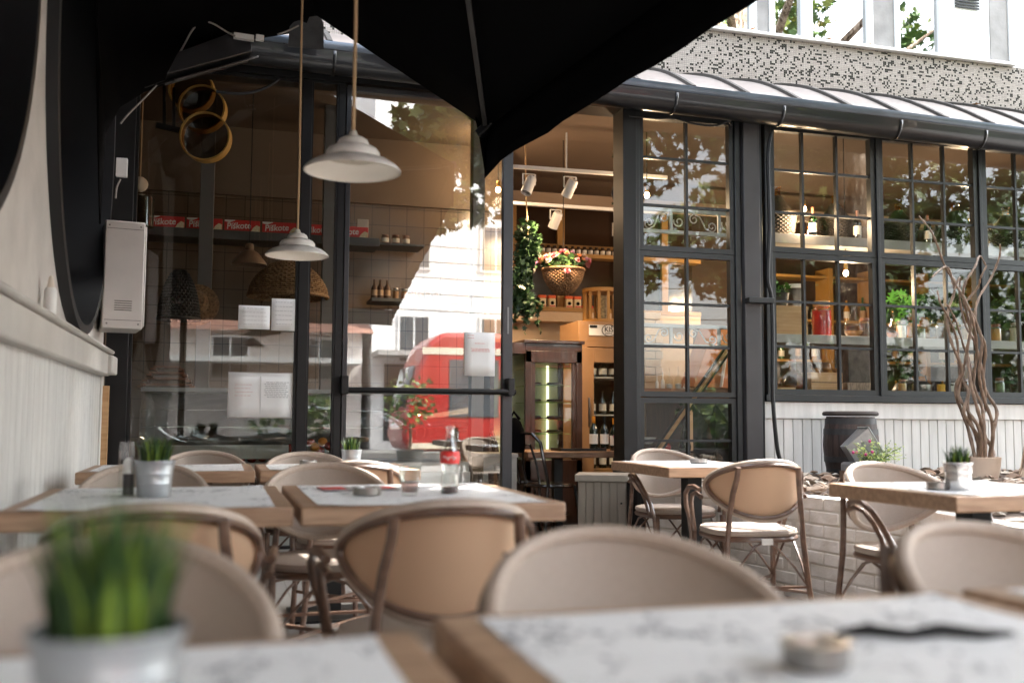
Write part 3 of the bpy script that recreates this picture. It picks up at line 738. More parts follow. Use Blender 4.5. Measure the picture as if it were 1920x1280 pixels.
# ---- bottle, tumbler, menu, cruet
p = at(843, 925, Z=.752); t = thing('cola_bottle', 'contoured glass cola bottle with a red label and a little left in it', 'bottle', (p.x, p.y, .752))
R0 = .031
MB().lathe([(.026,0),(.030,.006),(.031,.03),(.027,.06),(.0275,.075),(.031,.10),(.031,.125),(.027,.145),(.018,.172),(.0125,.195),(.012,.212),(.0145,.214),(.0145,.222),(.012,.223)], 28, cap=False).build('glass_body', glassmat('bottle_clear_glass', refl=.12, tint=(.86,.88,.87), power=1.6, spread=.6), t)
MB().lathe([(.0001,.003),(.026,.003),(.0285,.02),(.0283,.024),(.0001,.024)], 24).build('cola', mat('cola_drink', (.05,.008,.004), .1), t)
lb = MB().lathe([(.0316,.100),(.0322,.104),(.0322,.135),(.0300,.139)], 28, cap=False).build('label', mat('red_bottle_label', (.75,.04,.035), .4), t)
mb = MB(); pp = []
ce = Vector((-p.x, -p.y)).normalized(); a0 = math.atan2(ce.y, ce.x)
for k in range(40):
    u = k/39; a = a0-.7+1.4*u; pp.append((.0328*math.cos(a), .0328*math.sin(a), .119+.006*math.sin(u*22)*math.cos(u*9)+.003*math.sin(u*47)))
mb.tube(pp, .0011, 5); mb.build('script', WHITEP, lb)
p = at(768, 928, Z=.752); t = thing('tumbler', 'clear glass tumbler with water next to the cola bottle', 'glass', (p.x, p.y, .752))
MB().lathe([(.0001,.0),(.026,.0),(.036,.095),(.0345,.095),(.0255,.010),(.0001,.010)], 28).build('glass_body', CLEAR, t)
MB().lathe([(.0001,.011),(.0255,.011),(.0300,.045),(.0001,.045)], 24).build('water', glassmat('cola_water', refl=.1, tint=(.55,.42,.40)), t)
p = at(672, 917, Z=.753); t = thing('menu', 'red and black folded menu lying under the ashtray', 'menu', (p.x, p.y, .7535), rad(4))
MB().box(-.13, .13, -.09, .09, 0, .003).build('cover', mat('menu_dark_print', (.12,.13,.15), .4, col2=(.45,.40,.38), vscale=26), t)
mb = MB(); mb.box(-.13, -.045, -.02, .088, .0031, .0042); mb.box(.06, .128, -.03, .086, .0031, .0042); mb.build('red_panel', REDBOX, t)
MB().box(-.03, .05, -.08, .085, .0031, .0042).build('pale_panel', mat('menu_pale_print', (.62,.62,.6), .5, var=.4, vscale=30), t)
p = at(240, 930, Z=.752); t = thing('cruet', 'tall glass cruet holder with dark contents beside the bright grass pot', 'cruet', (p.x, p.y, .752))
MB().box(-.028,.028,-.028,.028,.0,.17).build('glass_body', CLEAR, t, smooth=False)
MB().lathe([(.0001,.004),(.017,.004),(.017,.07),(.0001,.07)], 16).build('pepper', mat('dark_pepper', (.03,.025,.03), .6, var=.5, vscale=300), t)
MB().lathe([(.0001,.072),(.017,.072),(.016,.11),(.008,.12),(.0001,.12)], 16).build('cap', WHITEP, t)
p = at(86, 590, X=WX+.03); t = thing('squeeze_bottle', 'white squeeze bottle standing on the wall rail', 'bottle', (WX+.045, p.y, ZR+.066))
MB().lathe([(.024,0),(.026,.004),(.026,.105),(.020,.118),(.0001,.119)], 20).build('bottle_body', WHITEP, t)
MB().lathe([(.015,.119),(.014,.13),(.008,.165),(.003,.17)], 16).build('nozzle', mat('cream_plastic', (.7,.62,.52), .4), t)

# ---- pendant lamps (not lit)
def pendant(x, y, zr, label, d=.35):
    t = thing('pendant_lamp', label, 'lamp', (x, y, zr), 0, 'stepped ceramic pendant lamps in a row')
    R_ = d/2; prof = [(1,.0),(1.0,.015),(.97,.05),(.90,.105),(.80,.16),(.68,.20),(.56,.225),(.545,.235),(.56,.27),(.55,.33),(.50,.385),(.42,.42),(.34,.435),(.32,.45),(.325,.49),(.29,.545),(.22,.585),(.13,.60),(.06,.605)]
    MB().lathe([(r*R_, z*R_*1.22) for r, z in prof], 40, cap=False).build('lamp_shade', CERAM, t)
    MB().lathe([(r*R_*.965, z*R_*1.22-.002 if z else 0) for r, z in prof], 40, cap=False).build('inner_shade', CERIN, t)
    mb = MB(); mb.lathe([(.018,-0.0),(.020,.05),(.012,.07)], 14, Matrix.Translation((0,0,R_*.45))); mb.ball((0,0,R_*.36), .022, 12, 8); mb.build('bulb', mat('unlit_bulb', (.6,.58,.52), .2), t)
    mb = MB(); mb.tube([(0,0,R_*.72+.0),(.002,.001,.5),(-.002,0,1.2),(0,0,2.35)], .0065, 7); mb.build('cord', ROPE, t)
    return t
p = at(661, 322, d=3.62); pendant(p.x, p.y, p.z, 'larger, nearer stepped whitewashed pendant lamp hanging on a beige rope', .345)
p = at(557, 480, d=5.55); pendant(p.x, p.y, p.z, 'smaller-looking stepped pendant lamp hanging before the paper notice', .345)
for k, yy in enumerate((1.45, -.55)):
    t = pendant(.42, yy, 2.02, ['stepped pendant lamp high over the near tables, seen only mirrored in the glass', 'last stepped pendant lamp of the row, mirrored darkly in the kitchen glass'][k], .345)

# ================================================================== THINGS ABOVE THE TERRACE
aw = thing('awning', 'black gathered awning hanging over the far corner of the terrace', 'awning')
edge = [(612,22,6.75),(585,48,6.7),(545,62,6.7),(470,74,6.7),(430,84,6.7),(385,128,6.7),(330,152,6.7),(270,172,6.7),(225,200,6.7),(196,250,6.7),(176,420,6.6)]
EP = [at(a,b,Y=c) for a,b,c in edge]
mb = MB()
def awp(i, j):
    p = EP[i]; u = j/10; q = Vector((p.x, p.y-5.6*u, 0)); q.z = p.z+(4.05-p.z)*min(1,u*4.)+.05*math.sin(i*2.3+j*1.7)*min(1,u*3)
    if i == len(EP)-1: q.z = p.z+(4.05-p.z)*min(1,u*6)
    return (max(q.x, -.74), q.y, q.z)
mb.grid(awp, len(EP), 11)
mb.build('awning_cloth', DARK, aw, solid=.01)
mb = MB(); mb.tube([Vector(p)+Vector((0,-.02,.03)) for p in EP[:8]], .02, 8); mb.build('frame', BLACKM, aw)
mb = MB(); pp = [at(a,b,Y=6.6) for a,b in ((540,88),(543,50),(556,36),(575,44),(580,32),(600,30),(607,44),(607,93))]
mb.add([tuple(p) for p in pp]+[tuple(p+Vector((0,.006,0))) for p in pp], [tuple(range(8)), tuple(range(15,7,-1))]+[(i,(i+1)%8,8+(i+1)%8,8+i) for i in range(8)])
o = mb.build('metal_plate', mat('scratched_grey_sheet', (.13,.135,.14), .45, .5, var=.3, vscale=12), smooth=False); tag(o, 'scratched grey metal plate standing on the gutter under the awning', 'plate')
ht = thing('terrace_heater', 'dark wedge shaped terrace heater with a pale steel edge above the kitchen glass', 'heater')
a, b, c, d = at(308,162,Y=6.3), at(465,118,Y=6.75), at(462,92,Y=6.75), at(430,82,Y=6.75)
mb = MB(); e = at(330,120,Y=6.3)
vs = [a, b, c, d, e]; off = Vector((.02,-.18,.015))
mb.add([tuple(v) for v in vs]+[tuple(v+off) for v in vs], [(4,3,2,1,0),(5,6,7,8,9)]+[(i,(i+1)%5,5+(i+1)%5,5+i) for i in range(5)])
mb.build('housing', mat('dark_heater_shell', (.03,.03,.032), .4, .3), ht, bevel=.006)
mb = MB(); mb.bar(a+off*.5+Vector((0,0,-.01)), b+off*.5+Vector((0,0,-.01)), .16, .012); mb.build('reflector', mat('dull_steel', (.14,.13,.125), .35, .9), ht, bevel=.003)
def cable(pts, r, m, name, label, Y=6.4):
    P_ = [at(*q, Y=Y) if len(q) == 2 else at(q[0], q[1], Y=q[2]) for q in pts]
    out = []
    n = len(P_)-1
    for k in range(n*6+1):
        t = k/(n*6); i = min(int(t*n), n-1); u = t*n-i; p0=P_[max(i-1,0)]; p1=P_[i]; p2=P_[i+1]; p3=P_[min(i+2,n)]
        out.append(.5*((2*p1)+(p2-p0)*u+(2*p0-5*p1+4*p2-p3)*u*u+(3*p1-p0-3*p2+p3)*u**3))
    mb = MB(); mb.tube(out, r, 6); o = mb.build(name, m); return tag(o, label, 'cable')
WCAB = mat('white_cable', (.34,.31,.28), .5)
cable([(332,108),(345,85),(362,55),(380,41),(400,45),(425,60),(441,68)], .006, WCAB, 'cable', 'white cable looping down from the awning to the two adapters')
cable([(520,65),(540,58),(560,48)], .006, WCAB, 'cable', 'short white cable running from the adapters to the metal plate')
cable([(294,160),(265,190),(240,215),(226,232)], .006, WCAB, 'cable', 'white cable dropping from the heater to the black post', 6.6)
cable([(405,172),(440,176),(470,174),(500,164),(524,148)], .010, BLACKM, 'cable', 'thick black cable sagging across the top of the kitchen glass', 7.05)
cable([(1180,218),(1230,222),(1262,222),(1300,232),(1340,236),(1365,228),(1372,236)], .009, BLACKM, 'cable', 'black cable sagging over the top panes beside the doorway', 7.1)
cable([(1446,250),(1440,300),(1443,420),(1440,520),(1447,560),(1449,640),(1449,740),(1455,820),(1462,860),(1475,885)], .016, BLACKM, 'cable', 'thick black cable running down the wall beside the many-paned window', 7.08)
cable([(226,336),(219,352),(217,372)], .006, WCAB, 'cable', 'white cable hanging from the wall socket', 6.95)
def smallbox(px, py, w_, h_, Y, label, name='adapter', m=None, rot=0., cat='adapter', dep=.04):
    p = at(px, py, Y=Y); mb = MB(); mb.box(-w_/2, w_/2, -dep, 0, -h_/2, h_/2)
    o = mb.build(name, m or WHITEP, None, loc=p, bevel=.004); o.rotation_euler = (0, rot, 0); return tag(o, label, cat)
smallbox(346, 30, .085, .085, 6.4, 'tilted white square junction box under the black awning', 'junction_box', cat='junction box', rot=rad(12))
smallbox(457, 72, .125, .035, 6.5, 'longer white cable adapter on the gutter end', rot=rad(3))
smallbox(487, 74, .05, .035, 6.5, 'shorter white cable adapter beside the long one', rot=rad(3))
smallbox(229, 316, .07, .125, 7.1, 'white wall socket on the black post', 'wall_socket', cat='socket')
smallbox(217, 187, .03, .11, 7.1, 'narrow white switch high on the black post', 'wall_switch', cat='switch')
# white cupboard box on the post
p = at(236, 515, Y=6.55)
t = thing('meter_box', 'white metal meter box mounted between the plaster wall and kitchen glass', 'box', (p.x, p.y, p.z), rad(10))
hgt = .66
MB().box(-.125, .105, 0, .36, -hgt/2, hgt/2).build('housing', mat('white_enamel', (.60,.56,.53), .4, var=.06), t, bevel=.008)
MB().box(.108, .118, .03, .34, -hgt/2+.02, hgt/2-.02).build('door', mat('white_enamel', (.6,.6,.6)), t, bevel=.004)
MB().box(-.10, .08, .36, .56, -.1, .1).build('bracket', BLACKM, t)
mb = MB(); mb.box(-.115, .095, -.0015, 0, hgt/2-.05, hgt/2-.047); mb.box(-.115, .095, -.0015, 0, -hgt/2+.05, -hgt/2+.053)
for q in range(5): mb.box(-.06, .04, -.002, 0, -.22+.014*q, -.215+.014*q)
mb.build('vent_grille', mat('grey_seam', (.12,.11,.10), .6), t); MB().box(.118, .122, .05, .07, -.03, .05).build('handle', mat('grey_plastic', (.25,.25,.25), .5), t)
mb = MB()
for a_ in (-.10, .08):
    for b_ in (-.30, .30): mb.ball((a_, -.002, b_), .006, 8, 6)
mb.build('screw', STEEL, t)
# beige board strip beside post
o = MB().box(-.745, -.70, 7.06, 7.10, 0, 1.2).build('timber_strip', PINE); tag(o, 'thin brown timber strip standing beside the black corner post', 'timber')

# ================================================================== PLANTER THINGS
p = at(1608, 880, Z=.60); p = at(1608, 872, Y=6.72)
t = thing('barrel', 'dark oak barrel with iron hoops standing against the white boards', 'barrel', (p.x, 6.8, .575))
BARM = mat('dark_barrel_wood', (.055,.032,.025), .6, col2=(.022,.015,.013), vscale=5, stretch=(8,8,.8), bump=.25)
br = [(.172,0),(.19,.08),(.203,.18),(.207,.24),(.203,.30),(.19,.40),(.178,.455)]
mb = MB(); n = 24
for k in range(n):
    a0 = 2*math.pi*k/n+.012; a1 = 2*math.pi*(k+1)/n-.012
    vs = [(r*math.cos(a), r*math.sin(a), z) for r, z in br for a in (a0, (a0+a1)/2, a1)]
    mb.add(vs, [(3*i+j, 3*i+j+1, 3*i+j+4, 3*i+j+3) for i in range(len(br)-1) for j in (0,1)])
mb.lathe([(r-.006, z) for r, z in br], 24, cap=False)
mb.build('staves', BARM, t)
MB().lathe([(.0001,.46),(.19,.46),(.205,.465),(.208,.48),(.20,.492),(.18,.497),(.0001,.495)], 32, cap=False).build('lid', mat('barrel_lid', (.045,.035,.03), .7, var=.4), t, bevel=0)
HOOP = mat('rusty_iron_hoop', (.05,.05,.052), .5, .4, var=.4)
for z, r in ((.04,.184),(.13,.200),(.34,.203),(.42,.191)):
    MB().lathe([(r-.004,z-.022),(r,z-.022),(r-.002 if z>.3 else r+.002,z+.022),(r-.006,z+.022)], 32, cap=False).build('hoop', HOOP, t)
MB().ball((-.05,-.212,.33), .006).build('bung_nail', STEEL, t)
p = at(1612, 868, Y=6.42)
t = thing('tipped_pail', 'square zinc pail tipped on its side among flowers by the barrel', 'pail', (p.x, 6.42, .81)); 
M = Matrix.Rotation(rad(-15), 4, 'Z') @ Matrix.Rotation(rad(58), 4, 'Y')
mb = MB()
def fr(z, s): return [(-s,-s,z),(s,-s,z),(s,s,z),(-s,s,z)]
A, B = fr(-.10,.065), fr(.10,.10); A2, B2 = fr(-.09,.06), fr(.10,.094)
mb.add(A+B+B2+A2, [(0,3,2,1)]+[(i,(i+1)%4,4+(i+1)%4,4+i) for i in range(4)]+[(4+i,4+(i+1)%4,8+(i+1)%4,8+i) for i in range(4)]+[(8+i,8+(i+1)%4,12+(i+1)%4,12+i) for i in range(4)]+[(12,13,14,15)], M)
mb.build('pail_body', ZINC, t, smooth=False)
mb = MB(); q = [M @ Vector(v) for v in fr(.10,.104)]; mb.tube(q, .006, 6, closed=True); q = [M @ Vector(v) for v in fr(.02,.085)]; mb.tube(q, .003, 5, closed=True); mb.build('rim', ZINC, t)
t = thing('flowering_plant', 'low leafy plant with a few pink flowers spilling from the tipped pail', 'plant', (p.x-.02, 6.2, .70))
mb = MB(); fl = MB()
for k in range(60):
    a = random.uniform(0, 6.28); L = random.uniform(.05,.25); el = random.uniform(.2,1.3)
    e = Vector((math.cos(a)*math.cos(el)*L*1.3, math.sin(a)*math.cos(el)*L*.7, math.sin(el)*L*.8))
    mb.tube([(0,0,0), tuple(e*.5+Vector((0,0,.01))), tuple(e)], .0015, 4, cap=False)
    for j in range(9):
        c = e*random.uniform(.4,1.05)+Vector((random.uniform(-.02,.02),random.uniform(-.02,.02),random.uniform(-.01,.02))); r = random.uniform(.007,.015); u = Vector((random.gauss(0,1),random.gauss(0,1),random.gauss(0,1))).normalized(); v = u.orthogonal().normalized(); mb.mi = 0 if random.random() < .5 else 1
        mb.add([tuple(c-u*r), tuple(c+v*r*.6), tuple(c+u*r), tuple(c-v*r*.6)], [(0,1,2,3)])
    if k % 8 == 0: fl.ball(e*1.0, .012, 6, 4)
mb.build('leaves', [mat('lime_leaf', (.35,.42,.10), .5), LEAF], t); fl.build('blossoms', mat('magenta_petal', (.5,.05,.2), .5), t)
# twisted branches in a clay pot
o = MB().box(p.x-.10, p.x+.10, 6.12, 6.52, .575, .70).build('stone_block', CONC, None, bevel=.02); tag(o, 'grey stone block under the tipped pail and flowers', 'stone')
p = at(1852, 880, Y=6.3)
t = thing('twisted_branches', 'bundle of twisted willow branches standing in a pale clay pot', 'branches', (0,0,0))
base = Vector((at(1842,868,Y=6.3).x, 6.3, .58))
MB().lathe([(.105,0),(.118,.05),(.13,.15),(.133,.155),(.125,.157),(.122,.14),(.0001,.13)], 28, Matrix.Translation(base), cap=False).build('pot', mat('pale_clay_pot', (.62,.50,.40), .7, var=.08), t)
brs = [
 [(1830,868),(1815,800),(1790,735),(1800,690),(1783,640),(1778,590),(1790,540),(1768,495),(1755,460),(1745,432),(1722,405)],
 [(1838,868),(1832,820),(1805,775),(1818,735),(1800,700),(1795,640),(1782,600),(1762,570),(1760,545)],
 [(1846,868),(1845,800),(1842,760),(1828,720),(1832,660),(1822,600),(1810,560),(1790,530),(1772,500),(1744,520)],
 [(1852,868),(1860,800),(1842,745),(1838,700),(1838,640),(1822,590),(1808,570),(1835,540),(1842,520),(1848,498)],
 [(1846,868),(1850,820),(1836,770),(1820,720),(1812,660),(1822,620),(1805,560),(1812,530),(1826,500),(1838,480),(1848,498)],
 [(1856,868),(1862,810),(1870,770),(1852,735),(1843,700),(1845,650),(1830,600),(1834,560),(1860,520),(1873,480),(1875,458)],
 [(1862,868),(1862,840),(1838,800),(1850,760),(1842,700),(1830,640),(1812,610),(1802,560),(1798,520),(1790,545)],
 [(1835,868),(1836,830),(1822,790),(1812,760),(1822,690),(1806,650),(1790,600),(1776,570)],
 [(1840,868),(1838,810),(1812,770),(1800,740),(1808,690),(1816,640),(1818,590),(1800,545),(1788,520)],
]
for k, b_ in enumerate(brs):
    P_ = []; n = len(b_)
    for i, (x, y) in enumerate(b_): P_.append(at(x+random.uniform(-3,3), y, Y=6.3+.05*math.sin(k*2+i*1.3)+(.04*math.cos(k) if i else 0)))
    out = []
    for kk in range((n-1)*6+1):
        tt = kk/((n-1)*6); i = min(int(tt*(n-1)), n-2); u = tt*(n-1)-i; p0=P_[max(i-1,0)]; p1=P_[i]; p2=P_[i+1]; p3=P_[min(i+2,n-1)]
        out.append(.5*((2*p1)+(p2-p0)*u+(2*p0-5*p1+4*p2-p3)*u*u+(3*p1-p0-3*p2+p3)*u**3))
    N = len(out); mb = MB(); mb.tube(out, [.0145*(1-.6*i/N)+.002*math.sin(i*1.9+k) for i in range(N)], 8); mb.build('branch', TWIG, t)
# plane tree by the planter, trunk and crown thickened with added shade clumps
tr = thing('plane_tree', 'tall plane tree with peeling bark rising at the edge of the planter', 'tree', (5.84, 6.00, 0))
mb = MB()
def trunk(i, j, H=7.0, n=28, r0=.165):
    z = .4+H*i/60; a = 2*math.pi*j/n; r = r0*(1+.5*math.exp(-(z-.5)*3.2))*(1-.03*z)+.022*noise.noise(Vector((math.cos(a)*1.8, math.sin(a)*1.8, z*1.4)))+.010*noise.noise(Vector((math.cos(a)*6, math.sin(a)*6, z*5)))
    return (r*math.cos(a)+.09*(z-1.2), r*math.sin(a)-.10*max(0,z-1.2), z)
mb.grid(trunk, 61, 29)
for k in range(9):
    a = 2*math.pi*k/9+.3; z0 = 4.6+.3*(k % 5); L = 3.2
    pts = [Vector((.09*(z0-1.2),-.10*(z0-1.2),z0))]
    for j in range(1,7): pts.append(pts[-1]+Vector((math.cos(a)*L/7+random.uniform(-.12,.12), math.sin(a)*L/7+random.uniform(-.12,.12), .22+random.uniform(-.1,.15))))
    mb.tube(pts, [.09,.075,.06,.05,.04,.028,.015], 7)
mb.build('trunk', BARK, tr)
def leaf(mb, c, r, up=None):
    u = Vector((random.gauss(0,1), random.gauss(0,1), random.gauss(0,.7))).normalized(); v = u.cross(Vector((random.gauss(0,1),random.gauss(0,1),random.gauss(0,1)))).normalized(); w_ = u.cross(v)
    pts = [(0,-.9),(.35,-.25),(1,-.2),(.55,.2),(.75,.8),(.2,.55),(0,1.1),(-.2,.55),(-.75,.8),(-.55,.2),(-1,-.2),(-.35,-.25)]
    mb.add([tuple(c+u*(x*r)+v*(y*r)+w_*(.15*r*x*x)) for x, y in pts], [(0,1,11),(1,2,3),(3,4,5),(5,6,7),(7,8,9),(9,10,11),(1,3,5,7,9,11)])
def clump(mb, c, R_, n, r=.075, sq=.7):
    for _ in range(n):
        d = Vector((random.gauss(0,1), random.gauss(0,1), random.gauss(0,1))); d = d.normalized()*R_*random.random()**.4; d.z *= sq
        mb.mi = 0 if random.random() < .72 else 1; leaf(mb, c+d, r*random.uniform(.7,1.3))
def hiddenok(x, y, z):   # a leaf cluster must not hang between the terrace and the photograph's view
    return True
mb = MB(); random.seed(11)
cl = 0
while cl < 120:
    x = random.uniform(1.8, 10); y = random.uniform(-1.5, 6.0); z = random.uniform(3.6, 6.6)
    q = Vector((x,y,z))-CAMP; dd = q.dot(FV)
    if dd > .1:
        sx = q.dot(RV)/dd; sy = q.dot(UV)/dd
        if abs(sx) < .505+.75/dd and sy < .337+.75/dd: continue
    if (x-5.7)**2/20+(y-3.0)**2/16 > 1.1: continue
    cl += 1; clump(mb, Vector((x-5.72, y-6.12, z)), random.uniform(.35,.65), 75, .085)
for _ in range(150):  # unseen clumps added along the sun rays to shade the near tables
    tx = random.uniform(-1.5, 2.0); ty = random.uniform(-.8, 3.4); z = random.uniform(3.9, 6.4); t_ = (z-.8)/sd.z
    q = Vector((tx+sd.x*t_, ty+sd.y*t_, z)); v = q-CAMP; dd = v.dot(FV)
    if dd > .1 and abs(v.dot(RV)/dd) < .505+.7/dd and v.dot(UV)/dd < .337+.7/dd: continue
    if q.x < 2.4: continue
    clump(mb, Vector((q.x-5.8, q.y-6.12, z)), .5, 80, .10)
for _ in range(90):  # out-of-view clumps added so the big window mirrors dark leaves
    yr = random.uniform(.5, 4.6); q = at(random.uniform(1440,1670), random.uniform(225,600), Y=2*FY-yr); q = Vector((q.x, yr, q.z))
    if q.x < 1.05*yr+.9: continue
    clump(mb, Vector((q.x-5.84, q.y-6.0, q.z)), .42, 70, .085)
mb.build('crown', [LEAF, LEAF2], tr, smooth=False)

# ================================================================== THE STREET (mirrored in the glass)
def refl(px, py, yr): q = at(px, py, Y=2*FY+.0-yr); return Vector((q.x, yr, q.z))
def block(name, label, x0, x1, y0, y1, h, m, wins, floors, cat='building', z0=1.2, ww=1.1, wh=1.4, roofm=None, glow=None):
    t = thing(name, label, cat, ((x0+x1)/2, y1, 0)); a = (x1-x0)/2
    MB().box(-a, a, -(y1-y0), 0, -.2, h).build('wall', m, t, smooth=False)
    wm = mat('far_window_glass', (.06,.07,.08), .1, spec=.8)
    for f in range(floors):
        for i in range(wins):
            x = -a+(i+.5)*2*a/wins; z = z0+1.6+f*3.0
            mb = MB(); mb.box(x-ww/2-.08, x+ww/2+.08, .002, .06, z-.08, z+wh+.08); w_ = mb.build('window', WHITEP, t, smooth=False)
            mb = MB(); mb.box(x-ww/2, x-.03, .062, .07, z, z+wh); mb.box(x+.03, x+ww/2, .062, .07, z, z+wh); mb.build('pane', wm, w_, smooth=False)
    if roofm:
        mb = MB(); yy = -(y1-y0)
        mb.add([(-a-.3,.5,h-.1),(a+.3,.5,h-.1),(a+.3,yy/2,h+1.2),(-a-.3,yy/2,h+1.2),(-a-.3,yy-.5,h-.1),(a+.3,yy-.5,h-.1)], [(0,1,2,3),(3,2,5,4),(0,3,4),(1,5,2)]); mb.build('roof', roofm, t, smooth=False)
    return t
B1 = block('office_block', 'bright sunlit white building across the street, mirrored in the glass door', 4.5, 12.5, -24, -17.2, 13, BWHITE, 3, 3, ww=.9)
for k in range(4):
    MB().box(.9, 1.7, .02, .32, 3.0+2.3*k, 3.55+2.3*k).build('air_conditioner', WHITEP, B1, bevel=.02)
MB().box(-4, 4, .02, 1.4, 2.9, 3.05).build('shop_canopy', mat('grey_canopy', (.4,.38,.36), .6), B1)
MB().box(-3.6, 3.6, .01, .05, .3, 2.7).build('shop_window', mat('shop_dark_glass', (.05,.05,.05), .1), B1)
B2 = block('tiled_house', 'low pale house with red tiled roof across the street, mirrored in the kitchen glass', -9, 4.2, -24, -17.2, 3.7, mat('pale_pink_render', (.66,.60,.56), .85, var=.08), 5, 1, ww=1.0, wh=1.2, z0=.6, roofm=ROOFT)
MB().box(-6.4, 6.4, .02, 1.6, 2.6, 2.75).build('shop_canopy', mat('white_canopy', (.7,.7,.68), .6), B2)
B3 = block('shop_row', 'white fronted shop row across the street, mirrored in the many-paned windows', 13, 34, -24, -17.2, 3.0, mat('grey_white_render', (.42,.41,.39), .85, var=.1), 7, 0, ww=1.6, wh=1.3, z0=.5)
MB().box(-10, 10, .02, 1.6, 2.4, 2.55).build('shop_canopy', mat('white_canopy', (.7,.7,.68), .6), B3)
B4 = block('tower_block', 'tall pale flats behind the tiled house', -14, 3.6, -36, -25, 15, BWHITE, 6, 4)
# tram
tm = thing('tram', 'red tram passing in the street, mirrored in the glass door', 'tram', (7.1, -10, -.12)); TR = mat('red_tram_paint', (.46,.028,.022), .35, coat=.6); 
mb = MB()
prof = [(-2.9,.35),(-3.05,.7),(-3.0,1.2),(-2.75,2.2),(-2.45,2.9),(-2.1,3.15),(2.1,3.15),(2.1,.35)]
mb.add([(x,1.15,z) for x,z in prof]+[(x,-1.15,z) for x,z in prof], [tuple(range(8)), tuple(range(15,7,-1))]+[((i+1)%8,i,8+i,8+(i+1)%8) for i in range(8)]); mb.build('body', TR, tm, bevel=.12, seg=3)
GL = mat('tram_glass', (.09,.10,.11), .05, spec=1)
for x in (-1.95, -.55, .85): MB().box(x, x+1.2, 1.152, 1.17, 1.15, 2.5).build('window', GL, tm, bevel=.01)
MB().box(-2.6, 2.1, 1.152, 1.165, 2.62, 2.78).build('stripe', mat('cream_stripe', (.75,.65,.5), .4), tm)
MB().box(-2.9, 2.05, 1.152, 1.163, .42, .55).build('stripe', mat('cream_stripe', (.75,.65,.5), .4), tm)
MB().add([(-2.98,-.95,1.4),(-2.98,.95,1.4),(-2.74,.95,2.35),(-2.74,-.95,2.35)], [(0,1,2,3)]).build('windscreen', GL, tm, solid=.02)
for x in (-1.8, 1.2):
    MB().lathe([(.30,-.06),(.32,-.03),(.32,.03),(.30,.06)], 20, Matrix.Translation((x,1.0,.33)) @ Matrix.Rotation(rad(90),4,'X')).build('wheel', BLACKM, tm)
MB().bar((.4,0,3.15),(1.6,0,4.1),.05,.05).build('pantograph', BLACKM, tm)
# shrubs in tubs at the kerb
def shrub(x, y, z, R_, label, n=260, hh=1., stem=.5):
    t = thing('potted_shrub', label, 'shrub', (x, y, 0), 0, 'shrubs in tubs along the kerb')
    mb = MB(); mb.lathe([(.20,0),(.26,.38),(.27,.40),(.24,.40),(.23,.36),(.0001,.36)], 18, cap=False); mb.build('tub', STONE, t)
    MB().tube([(0,0,.3),(.01,.02,.6),(0,0,stem+.4)], .03, 7).build('stem', TWIG, t)
    mb = MB(); clump(mb, Vector((0,0,z)), R_, n, .055, hh); mb.build('foliage', [LEAF, LEAF2], t, smooth=False)
random.seed(5)
for px, R_, z, n, lb in ((500,.45,1.15,260,'bushy green shrub in a tub mirrored beside the notice'),(600,.42,1.05,240,'dense green shrub in a tub mirrored between the black posts'),(770,.55,1.3,200,'loose olive shrub in a tub mirrored before the red tram'),(1330,.5,1.2,220,'green shrub in a tub at the kerb across from the doorway panes'),(1720,.5,1.1,220,'green shrub in a tub mirrored in the many-paned windows'),(1800,.45,1.2,220,'small dark shrub in a tub mirrored behind the willow branches')):
    q = refl(px, 780, -4.6); shrub(q.x, -4.6, z, R_, lb, n)
for k, (x, y, h) in enumerate(((-3.5,-7.4,6.5),(13.2,-8.0,7.5),(21,-7.6,7),(17,-11.5,8),(26,-11,8),(31,-13,9))):
    t = thing('street_tree', ['leafy street tree mirrored behind the hanging lamps','leafy street tree mirrored above the white shop row','leafy street tree along the kerb mirrored in the last window','dense street tree beyond the tram line','dense street tree by the end of the shop row','farthest street tree beyond the shop row'][k], 'tree', (x, y, 0))
    MB().tube([(0,0,-.1),(.05,0,1.5),(0,.05,3),(.1,0,h-1)], [.2,.16,.14,.06], 10).build('trunk', BARK, t)
    mb = MB()
    for _ in range(26 if k == 0 else 64): clump(mb, Vector((random.gauss(0,1.1 if k == 0 else 1.7), random.gauss(0,1.1), h-(1 if k == 0 else 2.6)+random.gauss(0,.9 if k == 0 else 1.7))), .7, 60, .15)
    mb.build('crown', [LEAF, LEAF2], t, smooth=False)
# wires over the street
for k in range(5):
    mb = MB(); pts = [(x, -9.0-.2*k, 3.5+.42*k+.012*(x-8)**2*.25) for x in range(-20, 40, 2)]; mb.tube(pts, .012, 5); tag(mb.build('overhead_wire', BLACKM), ['lowest','second lowest','middle','second highest','highest'][k]+' tram wire over the street, mirrored across the white building', 'wire')

# ================================================================== INSIDE: KITCHEN
def lx(px, Y): return at(px, 640, Y=Y).x
def B(px0, px1, py0, py1, Y, dep):    # box in front view, front face on plane Y
    a = at(px0, (py0+py1)/2, Y=Y).x; b = at(px1, (py0+py1)/2, Y=Y).x; zb = at((px0+px1)/2, py1, Y=Y).z; zt = at((px0+px1)/2, py0, Y=Y).z
    return (a, b, Y, Y+dep, zb, zt)
def boxthing(name, label, cat, bb, m, group=None, bevel=.004, dress=None):
    x0,x1,y0,y1,z0,z1 = bb; t = thing(name, label, cat, ((x0+x1)/2, y0, z0), 0, group)
    MB().box(-(x1-x0)/2, (x1-x0)/2, 0, y1-y0, 0, z1-z0).build('body', m, t, bevel=bevel)
    if dress: dress(t, x1-x0, y1-y0, z1-z0)
    return t
GSH = mat('grey_shelf_paint', (.10,.095,.09), .5, var=.2)
bb = B(290, 712, 431, 455, 8.8, .34); sz = bb[5]-.02
